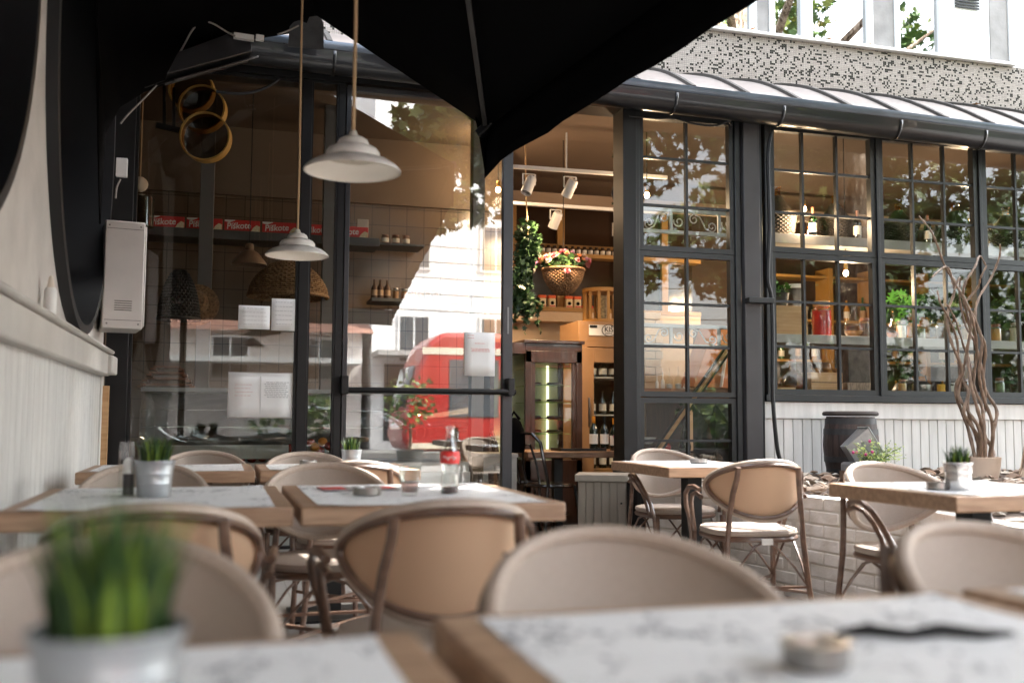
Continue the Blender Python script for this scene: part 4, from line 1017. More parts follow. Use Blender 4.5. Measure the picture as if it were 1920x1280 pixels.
t = thing('kitchen_shelf', 'grey steel beam shelf carrying the red biscuit packs', 'shelf', (0,0,0))
MB().box(bb[0]-.1, bb[1], 8.8, 9.14, sz-.075, sz).build('board', GSH, t, bevel=.003)
for px in (372, 612): MB().bar((lx(px,8.97), 8.97, sz-.01), (lx(px,8.97), 8.97, 3.6), .03).build('hanger', GSH, t)
# biscuit packs
packs = [(277,346),(348,416),(419,488),(490,560),(562,606),(622,704)]
pl = ['leftmost', 'second', 'third', 'fourth', 'fifth', 'last']
LET = mat('white_lettering', (.85,.82,.78), .5)
for i, (a, b) in enumerate(packs):
    y = 8.84; xa, xb = at(a,430,Y=y).x, at(a+70,430,Y=y).x; w_ = xb-xa-.012
    t = thing('biscuit_pack', pl[i]+' red Piškote biscuit pack from the left on the kitchen shelf', 'biscuit pack', ((xa+xb)/2, y, sz), rad(random.uniform(-2,2)), 'red biscuit packs on the kitchen shelf')
    MB().box(-w_/2, w_/2, 0, .07, 0, .098).build('carton', REDBOX, t, bevel=.003)
    text('Piškote', .074, LET, t, (-.03, -.002, .047), (rad(90), rad(-4), 0), sx=.92, shear=.15)
    mb = MB(); mb.add([(w_*.24,-.0015,.003),(w_*.5-.003,-.0015,.003),(w_*.5-.003,-.0015,.05),(w_*.40,-.0015,.062),(w_*.30,-.0015,.036)], [(0,1,2,3,4)]); mb.build('picture', mat('pack_picture', (.75,.55,.30), .5, col2=(.8,.7,.5), vscale=60), t)
    mb = MB(); mb.add([(-w_*.49,-.0015,.096),(-w_*.49,-.0015,.082),(-w_*.36,-.0015,.074),(-w_*.2,-.0015,.092),(-w_*.2,-.0015,.096)], [(0,1,2,3,4)]); mb.build('corner_flash', LET, t)
# jars
LIDR = mat('brown_jar_lid', (.20,.08,.04), .4)
def jar(x, y, z, r, h, label, glass=None, fill=None, lid=LIDR, name='jar', group=None, paper=False, cat='jar', level=.8):
    t = thing(name, label, cat, (x, y, z), 0, group)
    MB().lathe([(.0001,0),(r*.95,0),(r,h*.04),(r,h*.72),(r*.8,h*.82),(r*.8,h*.86)], 16, cap=False).build('glass_body', glass or CLEAR, t)
    if fill: MB().lathe([(.0001,h*.03),(r*.93,h*.03),(r*.93,h*level*.9),(.0001,h*level*.9)], 14, cap=False).build('contents', fill, t)
    if lid: MB().lathe([(.0001,h),(r*.84,h),(r*.86,h*.98),(r*.86,h*.84),(.0001,h*.84)], 16, cap=False).build('lid', lid, t)
    if paper: MB().lathe([(r*1.01,h*.18),(r*1.012,h*.62)], 16, cap=False).build('label', mat('cream_label', (.75,.66,.55), .6), t)
    return t
JF = mat('peach_preserve', (.45,.24,.12), .3, col2=(.3,.13,.05), vscale=40)
t0 = None
bbs = B(700, 792, 456, 462, 9.0, .34)
t = thing('jar_shelf', 'short pale shelf with preserve jars at the end of the grey beam', 'shelf'); MB().box(bbs[0], bbs[1]+.02, 9.0, 9.34, bbs[5]-.02, bbs[5]).build('board', GSH, t)
for k, px in enumerate((722, 742, 761)):
    jar(at(px,450,Y=9.08).x, 9.08, bbs[5], .036, .085, ['first','middle','last'][k]+' preserve jar with a brown lid beside the biscuit packs', fill=JF, paper=True, group='preserve jars at the shelf end')
bbs = B(697, 882, 561, 569, 9.0, .34)
t = thing('jar_shelf', 'long pale shelf of bottles and jars behind the glass door', 'shelf'); MB().box(bbs[0], bbs[1], 9.0, 9.34, bbs[5]-.03, bbs[5]).build('board', GSH, t)
for k, px in enumerate((742, 758, 775, 789, 803, 817)):
    jar(at(px,550,Y=9.08).x, 9.08, bbs[5], .03, .10, ['first','second','third','fourth','fifth','sixth'][k]+' small spice jar on the shelf behind the glass door', fill=JF, lid=STEEL, group='small jars behind the door')
def bottle(x, y, z, r, h, label, m, cap=None, labelm=None, name='bottle', group=None):
    t = thing(name, label, 'bottle', (x, y, z), 0, group)
    MB().lathe([(.0001,0),(r*.95,0),(r,.01),(r,h*.55),(r*.8,h*.66),(r*.36,h*.76),(r*.34,h*.97),(r*.4,h*.975),(r*.4,h),(.0001,h)], 18, cap=False).build('glass_body', m, t)
    if cap: MB().lathe([(r*.37,h*.80),(r*.39,h*.81),(r*.42,h*.985),(r*.42,h*1.004),(.0001,h*1.004)], 16, cap=False).build('cap', cap, t)
    if labelm: MB().lathe([(r*1.01,h*.16),(r*1.012,h*.46)], 18, cap=False).build('label', labelm, t)
    return t
DB = mat('dark_brown_bottle', (.10,.05,.03), .15)
for k, px in enumerate((702, 713, 726)):
    bottle(at(px,550,Y=9.08).x, 9.08, bbs[5], .03, .17, ['first','second','third'][k]+' brown bottle at the left end of the shelf behind the door', DB, group='brown bottles behind the door', labelm=mat('tan_label', (.4,.25,.15)))
smallbox(680, 425, .10, .13, 8.86, 'pale paper card standing between packs and jars', 'card', mat('pale_card', (.6,.5,.42)), cat='card', dep=.01)
# sieves on the kitchen window
for k, (px, py, r, Y, lb) in enumerate(((386,258,46,7.75,'lower round wooden sieve hanging in the kitchen window'),(380,205,44,7.85,'upper wooden sieve behind the lower one'),(360,170,42,7.95,'topmost wooden sieve half hidden by the heater'))):
    c = at(px, py, Y=Y); R_ = r*7.6/1900; t = thing('sieve', lb, 'sieve', tuple(c), rad(-12), 'round wooden sieves on a hook')
    M = Matrix.Rotation(rad(90), 4, 'X') 
    MB().lathe([(R_,-.05),(R_,.05),(R_-.012,.05),(R_-.012,-.05),(R_,-.05)], 40, M, cap=False).build('hoop', mat('yellow_beech', (.55,.31,.08), .5, var=.2), t)
    MB().lathe([(.0001,.03),(R_-.013,.03)], 30, M, cap=False).build('net', glassmat('sieve_net', refl=.02, tint=(.3,.25,.18)), t)
t = thing('window_hook', 'black two-pronged hanging rack at the top of the kitchen window', 'rack', (0,0,0))
mb = MB(); a = at(308,155,Y=7.8); b = at(308,235,Y=7.8); mb.bar(a, b, .022); mb.bar(at(326,165,Y=7.8), at(326,243,Y=7.8), .022); mb.bar(at(293,235,Y=7.8), at(338,245,Y=7.8), .035); mb.build('rack_bar', BLACKM, t)
# hanging things
c = at(467,497,Y=8.3); t = thing('kitchen_lamp', 'brown enamel lamp hanging above the kitchen counter', 'lamp', tuple(c))
MB().lathe([(.14,0),(.135,.02),(.07,.10),(.035,.12),(.03,.17),(.001,.18)], 26, cap=False).build('lamp_shade', mat('brown_enamel', (.22,.13,.08), .4), t)
MB().tube([(0,0,.17),(0,0,1.6)], .004, 5).build('cord', BLACKM, t)
def basket(name, label, c, R_, H, m, down=False, cat='basket', top=True):
    t = thing(name, label, cat, tuple(c)); mb = MB()
    for k in range(26):
        a = 2*math.pi*k/26; pts = []
        for j in range(7):
            u = j/6; rr = R_*(math.sin(u*math.pi/2)**.7*.75+.25) if True else R_; pts.append((rr*math.cos(a), rr*math.sin(a), (H*(1-u) if down else H*u)))
        mb.tube(pts, .006, 5)
    for j in range(17):
        u = j/16; rr = R_*(math.sin(u*math.pi/2)**.7*.75+.25); z = H*(1-u) if down else H*u; pts = []
        for q in range(52): a = 2*math.pi*q/52; pts.append(((rr+.008*(1 if (q+j) % 2 else -1))*math.cos(a), (rr+.008*(1 if (q+j) % 2 else -1))*math.sin(a), z))
        mb.tube(pts, H/30, 5, closed=True)
    mb.tube([((R_+.01)*math.cos(2*math.pi*q/40), (R_+.01)*math.sin(2*math.pi*q/40), 0 if down else H) for q in range(40)], .014, 7, closed=True)
    mb.lathe([(.001, .01 if not down else H),(R_*.26, .01 if not down else H)], 20, cap=False)
    mb.build('weave', m, t); return t
c = at(540,556,Y=8.4); basket('wicker_basket', 'big upturned wicker basket hanging behind the paper notices', c, .31, .28, WICK, down=True)
t = basket('dark_basket', 'dark woven basket hanging by the white meter box', at(335,598,Y=8.0), .14, .36, WICKD, down=True)
c = at(368,600,Y=8.2); t = thing('straw_hat', 'straw hat hanging behind the dark woven basket', 'hat', tuple(c+Vector((0,0,.12))))
MB().lathe([(.17,0),(.168,.012),(.09,.02),(.085,.09),(.06,.12),(.0001,.125)], 28, Matrix.Rotation(rad(75),4,'X') , cap=False).build('brim_and_crown', WICK, t)
c = at(260,425,Y=8.2); t = thing('hanging_lantern', 'dark glass lantern with a pale knot hanging above the meter box', 'lantern', tuple(c)); 
MB().lathe([(.0001,0),(.11,0),(.11,.22),(.09,.24),(.04,.25),(.0001,.26)], 18, cap=False).build('glass_body', SMOKE, t); MB().ball((0,0,.33), .06, 10, 8).build('knot', mat('cream_cloth', (.6,.5,.4), .9), t); MB().tube([(0,0,.36),(0,0,1.)], .006, 6).build('cord', ROPE, t)
# wooden rack stack
t = thing('bread_crate', 'stack of brown slatted bread boards on the kitchen counter', 'crate', tuple(at(312,727,Y=8.3)))
mb = MB()
for k in range(4):
    z = .045*k; s_ = .19-.03*k
    for q in (-1,0,1): mb.box(-s_, s_, .12*q+.1, .12*q+.16, z+.02, z+.035)
    for q in (-1,1): mb.box(q*s_-.02, q*s_+.02, -.03, .28, z, z+.019)
mb.build('slats', mat('reddish_slats', (.22,.085,.03), .5, var=.3), t)
c = at(275,830,Y=7.75); bottle(c.x, c.y, c.z, .055, .44, 'tall clear glass carboy standing inside the kitchen window', CLEAR)
# counter with produce
t = thing('deli_counter', 'glass fronted deli counter with a perforated steel strip behind the kitchen glass', 'counter')
cx0, cx1 = -.55, lx(885, 7.6); zt_ = fz(450,728,7.75)
mb = MB(); mb.box(cx0, cx1, 7.62, 8.35, 0, fz(700,886,7.62)); mb.build('base', mat('white_counter_base', (.62,.6,.57), .5), t)
mb = MB(); mb.box(cx0, cx1, 7.70, 8.35, zt_-.03, zt_); mb.build('top', mat('grey_counter_top', (.22,.22,.22), .3), t)
mb = MB(); mb.box(cx0, cx1, 7.66, 8.3, fz(700,886,7.62)+.003, fz(450,868,7.7)); mb.build('tray', mat('steel_tray', (.4,.39,.37), .35, .8), t)
m_, n_, b_, oc = node_mat('perforated_steel', .4); vo = n_.nodes.new('ShaderNodeTexVoronoi'); vo.inputs['Scale'].default_value = 75; vo.inputs['Randomness'].default_value = 0; n_.links.new(oc, vo.inputs['Vector'])
n_.links.new(mixc(n_, mth(n_,'LESS_THAN', vo.outputs['Distance'], .32), (.42,.40,.38), (.03,.03,.03)), b_.inputs['Base Color']); b_.inputs['Metallic'].default_value = .5
MB().box(cx0, fx(545,7.64), 7.69, 7.70, fz(450,860,7.7), fz(450,834,7.7)).build('perforated_strip', m_, t)
for zz in (fz(450,800,7.9), fz(450,768,7.9)): MB().box(cx0, cx1, 7.85, 8.3, zz-.006, zz).build('glass_shelf', SMOKE, t)
MB().box(cx0, cx1, 8.30, 8.34, fz(450,868,7.7), zt_-.031).build('back_panel', mat('dark_counter_back', (.06,.06,.055), .4), t)
MB().add([(cx0,7.68,fz(450,868,7.7)),(cx1,7.68,fz(450,868,7.7)),(cx1,7.71,zt_-.03),(cx0,7.71,zt_-.03)], [(0,1,2,3)]).build('front_glass', CLEAR, t, solid=.005)
APP = mat('red_apple_skin', (.42,.015,.012), .25, col2=(.25,.01,.008), vscale=12, coat=.3); ORG = mat('orange_skin', (.75,.25,.02), .4, bump=.3, bscale=300)
k = 0
for px, py, m, lb in ((452,857,APP,0),(472,859,APP,0),(492,857,APP,0),(512,858,APP,0),(463,850,APP,0),(530,855,APP,0),(545,840,APP,0),(583,830,APP,0),(605,828,ORG,1),(590,838,ORG,1),(617,836,APP,0),(600,845,APP,0)):
    c = at(px, py, Y=7.78+.03*(k % 3)); o = MB().ball((0,0,0), .036, 16, 12, .92).build('apple' if not lb else 'orange', m, None, loc=tuple(c)); 
    nm = ['near the steel strip end','second along the tray','third along the tray','fourth along the tray','lying on top at the strip end','by the black post','just past the steel strip','high between the posts','topmost between the black posts','lower between the black posts','beside the black door post','lowest between the black posts'][k]
    tag(o, ('red apple ' if not lb else 'orange ')+nm+' in the deli counter', 'fruit', 'fruit in the counter tray'); k += 1
# paper notices on glass
def notice(px0, px1, py0, py1, label, Y=7.195, lines=7, red=False, two=False):
    x0, x1, y0, y1, z0, z1 = B(px0, px1, py0, py1, Y, .0008); w_, h_ = x1-x0, z1-z0
    t = thing('notice', label, 'notice', ((x0+x1)/2, Y-.001, (z0+z1)/2))
    mb = MB(); mb.grid(lambda i,j: (-w_/2+w_*i/4, -.0006+.0016*math.sin(i*1.7+j*2), -h_/2+h_*j/4), 5, 5); mb.build('sheet', PAPER, t, solid=.0006)
    def lines_(xa, xb, za, zb, n, m, seed, nm='printed_text'):
        rnd = random.Random(seed); mb = MB()
        for k in range(n):
            z = za+(zb-za)*k/max(1,n-1); x = xa+rnd.random()*(xb-xa)*.12
            while x < xb-(xb-xa)*.12*rnd.random():
                l = rnd.uniform(.008,.024); mb.box(x, min(x+l,xb), -.0040, -.0034, z, z+h_*.010); x += l+.005
        mb.build(nm, m, t, smooth=False)
    if red: lines_(-w_*.18, w_*.16, h_*.24, h_*.24, 1, REDINK, 3, 'heading'); lines_(-w_*.32, w_*.32, h_*.12, h_*.06, 3, REDINK, 4); lines_(-w_*.42, -w_*.2, h_*.42, h_*.36, 2, REDINK, 8)
    elif two:
        lines_(w_*.06, w_*.44, h_*.28, -h_*.05, lines, INK, 5); lines_(-w_*.42, -w_*.12, h_*.22, -h_*.02, 4, mat('pale_red_ink', (.6,.4,.38)), 6)
        MB().box(-w_*.01, w_*.012, -.0040, -.0034, -h_*.42, h_*.42).build('fold_line', mat('pale_grey_ink', (.6,.6,.6)), t)
        mb = MB()
        for a, b, c_, d_ in ((-w_/2,w_/2,-h_/2,-h_/2+.006),(-w_/2,w_/2,h_/2-.006,h_/2),(-w_/2,-w_/2+.006,-h_/2,h_/2),(w_/2-.006,w_/2,-h_/2,h_/2)): mb.box(a,b,-.005,-.003,c_,d_)
        mb.build('frame', mat('grey_plastic_edge', (.45,.42,.40)), t)
    else: lines_(-w_*.4, w_*.4, h_*.38, -h_*.3, lines, INK, int(px0))
    return t
notice(427, 548, 698, 783, 'wide framed two page notice taped inside the kitchen glass', two=True, lines=9)
notice(871, 928, 623, 705, 'white notice with faint red heading taped to the glass door', Y=7.205, red=True)
notice(447, 506, 573, 617, 'pale printed sheet at the top of the kitchen glass notices', lines=5)
notice(509, 553, 560, 620, 'pale sheet beside the black post with a round red stamp', lines=6)
# clear stand with chairs seen behind door
t = thing('side_stool', 'grey wooden side table just inside the glass door', 'side table'); bb = B(905, 972, 850, 860, 7.75, .4)
x0,x1,y0,y1,z0,z1 = bb; GW = mat('grey_washed_wood', (.30,.28,.26), .6, var=.2)
MB().box(x0,x1,y0,y1,z1-.03,z1).build('top', GW, t, bevel=.004)
mb = MB(); mb.box(x0+.01,x1-.01,y0+.01,y1-.01,z1-.15,z1-.031)
mb.build('apron', GW, t)
for q in (x0+.03, x1-.03):
    for r_ in (y0+.03, y1-.03): MB().box(q-.02,q+.02,r_-.02,r_+.02,.012,z1-.151).build('leg', GW, t)
t = thing('black_bag', 'black bag on the grey side table, seen behind the door edge', 'bag', tuple(Vector((at(963,840,Y=7.95).x, 7.95, z1))))
mb = MB(); mb.lathe([(.0001,0),(.09,0),(.10,.06),(.095,.16),(.06,.25),(.03,.28),(.0001,.285)], 20, Matrix.Diagonal((1,.6,1,1)), cap=False); mb.tube([(-.03,0,.27),(0,0,.33),(.05,0,.27)], .012, 6); mb.build('bag_body', DARK, t)

# ================================================================== INSIDE: BAR
YB = 11.35
# yellow framed dark shelving
t = thing('back_bar', 'ochre wooden back bar shelving with dark glass', 'shelving')
zt0 = fz(1060,392,YB); 
MB().box(lx(950,YB), lx(1300,YB), YB+.02, YB+.04, fz(1060,585,YB), zt0).build('dark_glass', mat('dark_bar_glass', (.035,.018,.010), .12, spec=.6), t)
mb = MB()
for a, b in ((1043,1057),(1152,1166),(1240,1252),(955,966)): mb.box(lx(a,YB), lx(b,YB), YB-.03, YB+.02, fz(1060,585,YB), zt0)
mb.box(lx(950,YB), lx(1300,YB), YB-.02, YB+.015, fz(1060,465,YB), fz(1060,459,YB)); mb.build('frame', OCHRE, t, bevel=.003)
za = fz(1060,474,YB-.22); MB().box(lx(955,YB), lx(1300,YB), YB-.22, YB-.035, za-.045, za).build('upper_shelf', OCHRE, t)
zc = fz(1060,576,YB-.22); MB().box(lx(950,YB), lx(1300,YB), YB-.22, YB-.035, zc-.05, zc).build('lower_shelf', OCHRE, t)
MB().box(lx(950,YB), lx(1300,YB), YB-.20, YB+.05, fz(1060,606,YB), fz(1060,588,YB)).build('ledge', mat('cream_ledge', (.70,.52,.36), .7, bump=.3, bscale=20), t)
PJ = mat('white_jar_paper', (.80,.74,.66), .5)
for k in range(17):
    px = 1017+11.3*k
    if 1044 < px < 1056: px += 0
    p = Vector((lx(px, YB-.14), YB-.14, za)); tt = thing('miniature_jar', 'white labelled miniature jar number in a row above the flower basket', 'jar', tuple(p), 0, 'row of white labelled miniature jars')
    tt['label'] = 'one of the white labelled miniature jars in a row on the ochre upper shelf'
    MB().lathe([(.0001,0),(.026,0),(.027,.065),(.018,.075),(.018,.08),(.0001,.08)], 12, cap=False).build('glass_body', DB, tt); MB().lathe([(.0275,.008),(.0278,.055)], 12, cap=False).build('label', PJ, tt); MB().lathe([(.020,.078),(.020,.093),(.0001,.093)], 12, cap=False).build('lid', BLACKM, tt)
PK = [(960,'beside the ivy at the door edge'),(1016,'left of the basket bottom'),(1034,'directly under the flower basket rim'),(1066,'under the basket centre'),(1082,'right of the basket bottom')]
for px, lb in PK:
    w_ = .088; p = Vector((lx(px,YB-.12), YB-.12, zc)); t = thing('coffee_pack', 'red and yellow food pack '+lb+' on the ochre shelf', 'pack', tuple(p), 0, 'red and yellow packs on the ochre shelf')
    MB().box(-w_/2, w_/2, -.03, .03, 0, .11).build('bag', CREAMC, t, bevel=.01); MB().box(-w_/2-.002, w_/2+.002, -.028, .028, .111, .145).build('bag_top', mat('orange_red_card', (.80,.12,.02), .4), t, bevel=.006)
    MB().lathe([(.0001,0),(.022,.0),(.0001,.001)], 12, Matrix.Translation((0,-.034,.055)) @ Matrix.Rotation(rad(90),4,'X'), cap=False).build('dark_print', DARK, t); MB().box(-.035,.035,-.0325,-.031,.012,.026).build('red_strip', REDBOX, t)
t = thing('flat_tin', 'flat red tin lying on the lower ochre shelf', 'tin', (lx(1100,YB-.12), YB-.12, zc)); MB().box(-.07,.07,-.04,.04,0,.035).build('tin_body', REDBOX, t, bevel=.006); MB().box(-.03,.03,-.0415,-.0405,.008,.026).build('label', CREAMC, t)
# flower basket hanging
c = at(1056,552,Y=8.9); fb = basket('flower_basket', 'hanging wicker basket full of pink and orange roses', c, .185, .23, WICK, cat='basket')
FC = [mat('pink_rose', (.55,.22,.28), .6), mat('peach_rose', (.60,.30,.16), .6), mat('cream_rose', (.55,.46,.38), .6), mat('lilac_rose', (.42,.22,.36), .6), mat('dusky_pink_rose', (.50,.14,.16), .6)]
random.seed(21)
def rose(mb, c, r):
    ax = (c-Vector((0,0,.1))).normalized()
    for ring, (n, rr, tilt) in enumerate(((3,.35,.15),(5,.7,.5),(6,1.,.95))):
        for k in range(n):
            a = 2*math.pi*k/n+ring; u = ax.orthogonal().normalized(); v = ax.cross(u); d = u*math.cos(a)+v*math.sin(a); s_ = ax.cross(d)
            p0 = c; p1 = c+d*r*rr*.6+ax*r*.5*(1.2-tilt); p2 = c+d*r*rr+ax*r*(1.1-tilt)
            mb.add([tuple(p0), tuple(p1-s_*r*.45), tuple(p2-s_*r*.3), tuple(p2+s_*r*.3), tuple(p1+s_*r*.45)], [(0,1,2,3,4)])
fol = MB()
mbs = [MB() for _ in FC]
for k in range(46):
    a = random.uniform(0,6.28); q = math.sqrt(random.random())*.25; x, y = q*math.cos(a)*1.15, q*math.sin(a)*.8; z = .23+.15*(1-(q/.30)**2)+random.uniform(-.02,.03)-(.08 if q > .24 else 0)
    m = MB(); rose(m, Vector((x,y,z)), random.uniform(.024,.036)); m.build('rose', FC[random.randrange(len(FC))], fb, smooth=False)
clump(fol, Vector((0,0,.29)), .20, 220, .028, .5); fol.build('foliage', [IVY, LEAF], fb, smooth=False)
mb = MB(); mb.tube([(0,0,.3),(0,0,2.3)], .004, 5); mb.build('hanging_cord', BLACKM, fb)
# ivy hanging behind the door edge
iv = thing('hanging_ivy', 'long dark ivy hanging down beside the door edge', 'plant', tuple(at(990,430,Y=8.6)))
mb = MB(); random.seed(3)
for k in range(46):
    u = k/45; w_ = .10+.05*math.sin(u*9); clump(mb, Vector((-.02+.03*math.sin(u*7)-.02*u, 0, -.74*u)), .12*(1-.25*u), 26, .030, 1.)
for s_ in range(7):
    x = random.uniform(-.14,.12)
    for j in range(14): leaf(mb, Vector((x+random.uniform(-.02,.02), random.uniform(-.05,.05), -.62-.018*j*random.uniform(.6,1.4))), .03)
mb.build('leaves', [IVY, IVY], iv, smooth=False)
mb = MB(); mb.tube([(-.03,0,.9),(-.02,0,.3),(0,0,0),(0,0,-.7)], .006, 6); mb.build('cord', ROPE, iv)
iv2 = thing('ivy_sprig', 'ivy sprig with black wires at the top of the black door post', 'plant', tuple(at(1160,325,Y=7.9)))
mb = MB()
for k in range(12): clump(mb, Vector((-.01*math.sin(k), 0, .17-.05*k)), .045, 12, .028, 1.)
mb.build('leaves', [IVY, IVY], iv2, smooth=False); mb = MB(); mb.tube([(0,0,.2),(-.02,0,-.05),(-.06,0,-.18),(-.02,0,-.30),(.08,0,-.34)], .009, 6); mb.build('wire', BLACKM, iv2)
# track lights
t = thing('lighting_track', 'white ceiling track crossing the open doorway', 'track'); a = at(955,312,Y=8.3); b = at(1250,333,Y=8.3)
MB().bar(a, b, .035, .03).build('rail', WHITEP, t)
MB().bar((at(1062,322,Y=8.3)), (at(1062,322,Y=8.3)+Vector((0,0,.35))), .012).build('hanger', WHITEP, t)
t = thing('lighting_track', 'lower white track below the beige beam in the doorway', 'track'); a2 = at(955,380,Y=9.2); b2 = at(1250,400,Y=9.2)
MB().bar(a2, b2, .035, .03).build('rail', WHITEP, t)
def spot(px, py, Y, dirv, label, rail_dz, power=0.):
    c = at(px, py, Y=Y); t = thing('spotlight', label, 'spotlight', tuple(c), 0, 'white spotlights on the tracks'); d = Vector(dirv).normalized(); M = d.to_track_quat('Z','Y').to_matrix().to_4x4()
    MB().lathe([(.040,-.075),(.046,-.06),(.048,.085),(.044,.085),(.040,.05),(.0001,.045)], 26, M, cap=True).build('housing', WHITEP, t)
    MB().lathe([(.0001,.055),(.030,.06),(.036,.07)], 20, M, cap=False).build('reflector', STEEL, t)
    mb = MB(); mb.bar((-.055,0,-.0),(-.055,0,rail_dz*.8),.012,.004); mb.bar((.055,0,0),(.055,0,rail_dz*.8),.012,.004); mb.bar((-.055,0,rail_dz*.8),(.055,0,rail_dz*.8),.012,.006); mb.build('bracket', WHITEP, t)
    if power:
        L = bpy.data.lights.new('spotlight_beam', 'SPOT'); L.energy = power*LAMP; L.color = (1,.70,.42); L.spot_size = rad(95); L.spot_blend = .6; L.shadow_soft_size = .04
        lo = bpy.data.objects.new('spotlight_beam', L); COL.objects.link(lo); lo.location = c+d*.1; lo.rotation_euler = (-d).to_track_quat('Z','Y').to_euler()
    return t
spot(992, 347, 8.28, (-.35,-.15,-.8), 'white spotlight nearest the door edge, its lamp showing', .12, 200)
spot(1069, 352, 8.28, (-.25,.5,-.8), 'white spotlight on the upper track in mid doorway', .12, 420)
spot(1042, 412, 9.18, (-.2,.5,-.8), 'white spotlight on the lower track above the roses', .12, 420)
boxthing('speaker', 'small white loudspeaker beside the black door post', 'speaker', B(1154,1167,415,440,9.6,.1), WHITEP, dress=lambda t,w_,d_,h_: MB().box(-w_*.4,w_*.4,-.004,0,h_*.1,h_*.9).build('speaker_cloth', mat('pale_grille', (.5,.48,.45)), t), )
# fridge
x0,x1,y0,y1,z0,z1 = B(1086, 1215, 603, 870, 9.7, .62); fr = thing('drinks_fridge', 'tall amber brown drinks fridge with the round black KIŠ sign', 'fridge', (0,0,0))
zb = .02; zd = fz(1120,650,9.7)
mb = MB(); mb.box(x0, x0+.10, y0+.02, y1, zb, zd); mb.box(x1-.05, x1, y0+.02, y1, zb, zd); mb.box(x0+.1, x1-.05, y1-.03, y1, zb, zd); mb.box(x0, x1, y0+.02, y1, zd, z1); mb.box(x0+.1, x1-.05, y0+.02, y1, zb, .5); mb.build('cabinet', AMBERF, fr, bevel=.004)
mb = MB(); mb.box(x0, x0+.16, y0, y0+.018, .3, zd-.01); mb.box(x1-.08, x1, y0, y0+.018, .3, zd-.01); mb.box(x0+.16, x1-.08, y0, y0+.018, zd-.16, zd-.01); dr = mb.build('door', AMBERF, fr, bevel=.003)
MB().box(x0+.16, x1-.08, y0+.006, y0+.010, .3, zd-.16).build('pane', CLEAR, dr)
MB().bar((x0+.10, y0-.02, fz(1105,745,9.7)), (x0+.10, y0-.02, fz(1105,800,9.7)), .018).build('handle', STEEL, dr, bevel=.004)
mb = MB(); mb.box(x0+.1, x1-.05, y1-.04, y1-.031, .5, zd); mb.build('lining', mat('black_lining', (.02,.018,.016), .5), fr)
sy = [fz(1140, q, 9.9) for q in (708, 777)]
for z in sy: MB().box(x0+.11, x1-.06, y0+.04, y1-.06, z-.012, z).build('shelf', WHITEP, fr)
sg = MB().box(at(1106,620,Y=9.69).x, x1-.02, y0+.012, y0+.018, fz(1140,629,9.69), fz(1140,609,9.69)).build('sign_board', mat('white_sign', (.80,.79,.77), .4), fr)
scx = at(1143,620,Y=9.69).x; scz = fz(1143,619,9.69)
mb = MB(); mb.tube([(scx+.075*math.cos(2*math.pi*q/40), y0+.009, scz+.058*math.sin(2*math.pi*q/40)) for q in range(4,36)][::1], .004, 6, closed=False); mb.tube([(scx+.075*math.cos(2*math.pi*q/40), y0+.009, scz+.058*math.sin(2*math.pi*q/40)) for q in range(-3,4)], .004, 6); mb.build('ring', BLACKM, sg)
text('KIŠ', .075, BLACKM, sg, (scx, y0+.010, scz+.008), name='lettering', sx=.95)
text('KONOBAR', .016, BLACKM, sg, (scx, y0+.010, scz-.032), name='lettering') if 0 else None
mb = MB()
for q in range(8): mb.box(scx-.04+.010*q, scx-.033+.010*q, y0+.008, y0+.0115, scz-.036, scz-.028)
mb.build('small_print', BLACKM, sg); MB().box(at(1107,613,Y=9.69).x, at(1121,613,Y=9.69).x, y0+.007, y0+.0115, fz(1113,614,9.69), fz(1113,609,9.69)).build('dark_tab', BLACKM, sg)
random.seed(8)
BM = [WINEG, DB, GREENG, mat('dark_red_drink', (.15,.02,.02), .2)]
names = ['tall','short','slim','squat','dark','dim']
def _on(k): return k
k = 0
for zi, zsh, top in ((0, sy[0], .30), (1, sy[1], .26), (2, .5, .3)):
    for q in range(4):
        x = x0+.20+.115*q; t = thing('fridge_bottle', ['dark bottle with a pale label on the top fridge shelf','dark bottle with a pale label on the middle fridge shelf','dark bottle standing in the bottom of the fridge'][zi], 'bottle', (x, y0+.16, zsh), 0, ['bottles on the top fridge shelf','bottles on the middle fridge shelf','bottles in the fridge bottom'][zi])
        r, h = (.038, .24) if zi else (.045, .20)
        MB().lathe([(.0001,0),(r,0),(r,h*.55),(r*.36,h*.76),(r*.34,h),(.0001,h)], 14, cap=False).build('glass_body', WINEG, t); MB().lathe([(r*1.01,h*.16),(r*1.012,h*.46)], 14, cap=False).build('label', PJ, t)
# lantern jar on fridge
c = at(1135,603,Y=9.9); t = thing('wooden_lantern', 'round ochre slatted lantern with a rope handle on top of the fridge', 'lantern', (c.x, 10.0, z1))
mb = MB(); R_ = .19
for q in range(12): a = 2*math.pi*q/12; mb.bar((R_*math.cos(a),R_*math.sin(a),0),(R_*math.cos(a),R_*math.sin(a),.34),.03,.012)
mb.lathe([(R_-.02,.33),(R_+.02,.33),(R_+.02,.37),(R_-.02,.37)], 28, cap=True); mb.lathe([(R_-.02,.0),(R_+.02,.0),(R_+.02,.04),(R_-.02,.04)], 28); mb.build('slats', OCHRE, t)
MB().lathe([(.0001,.04),(.06,.04),(.06,.30),(.0001,.30)], 16, cap=False).build('candle', mat('speckled_candle', (.35,.28,.15), .6, var=.6, vscale=40), t)
MB().tube([(R_*.3+.07*math.sin(j*.5)+.06, -R_-.01, .36-.16*math.sin(j*math.pi/12)) for j in range(13)], .008, 6).build('rope_handle', ROPE, t)
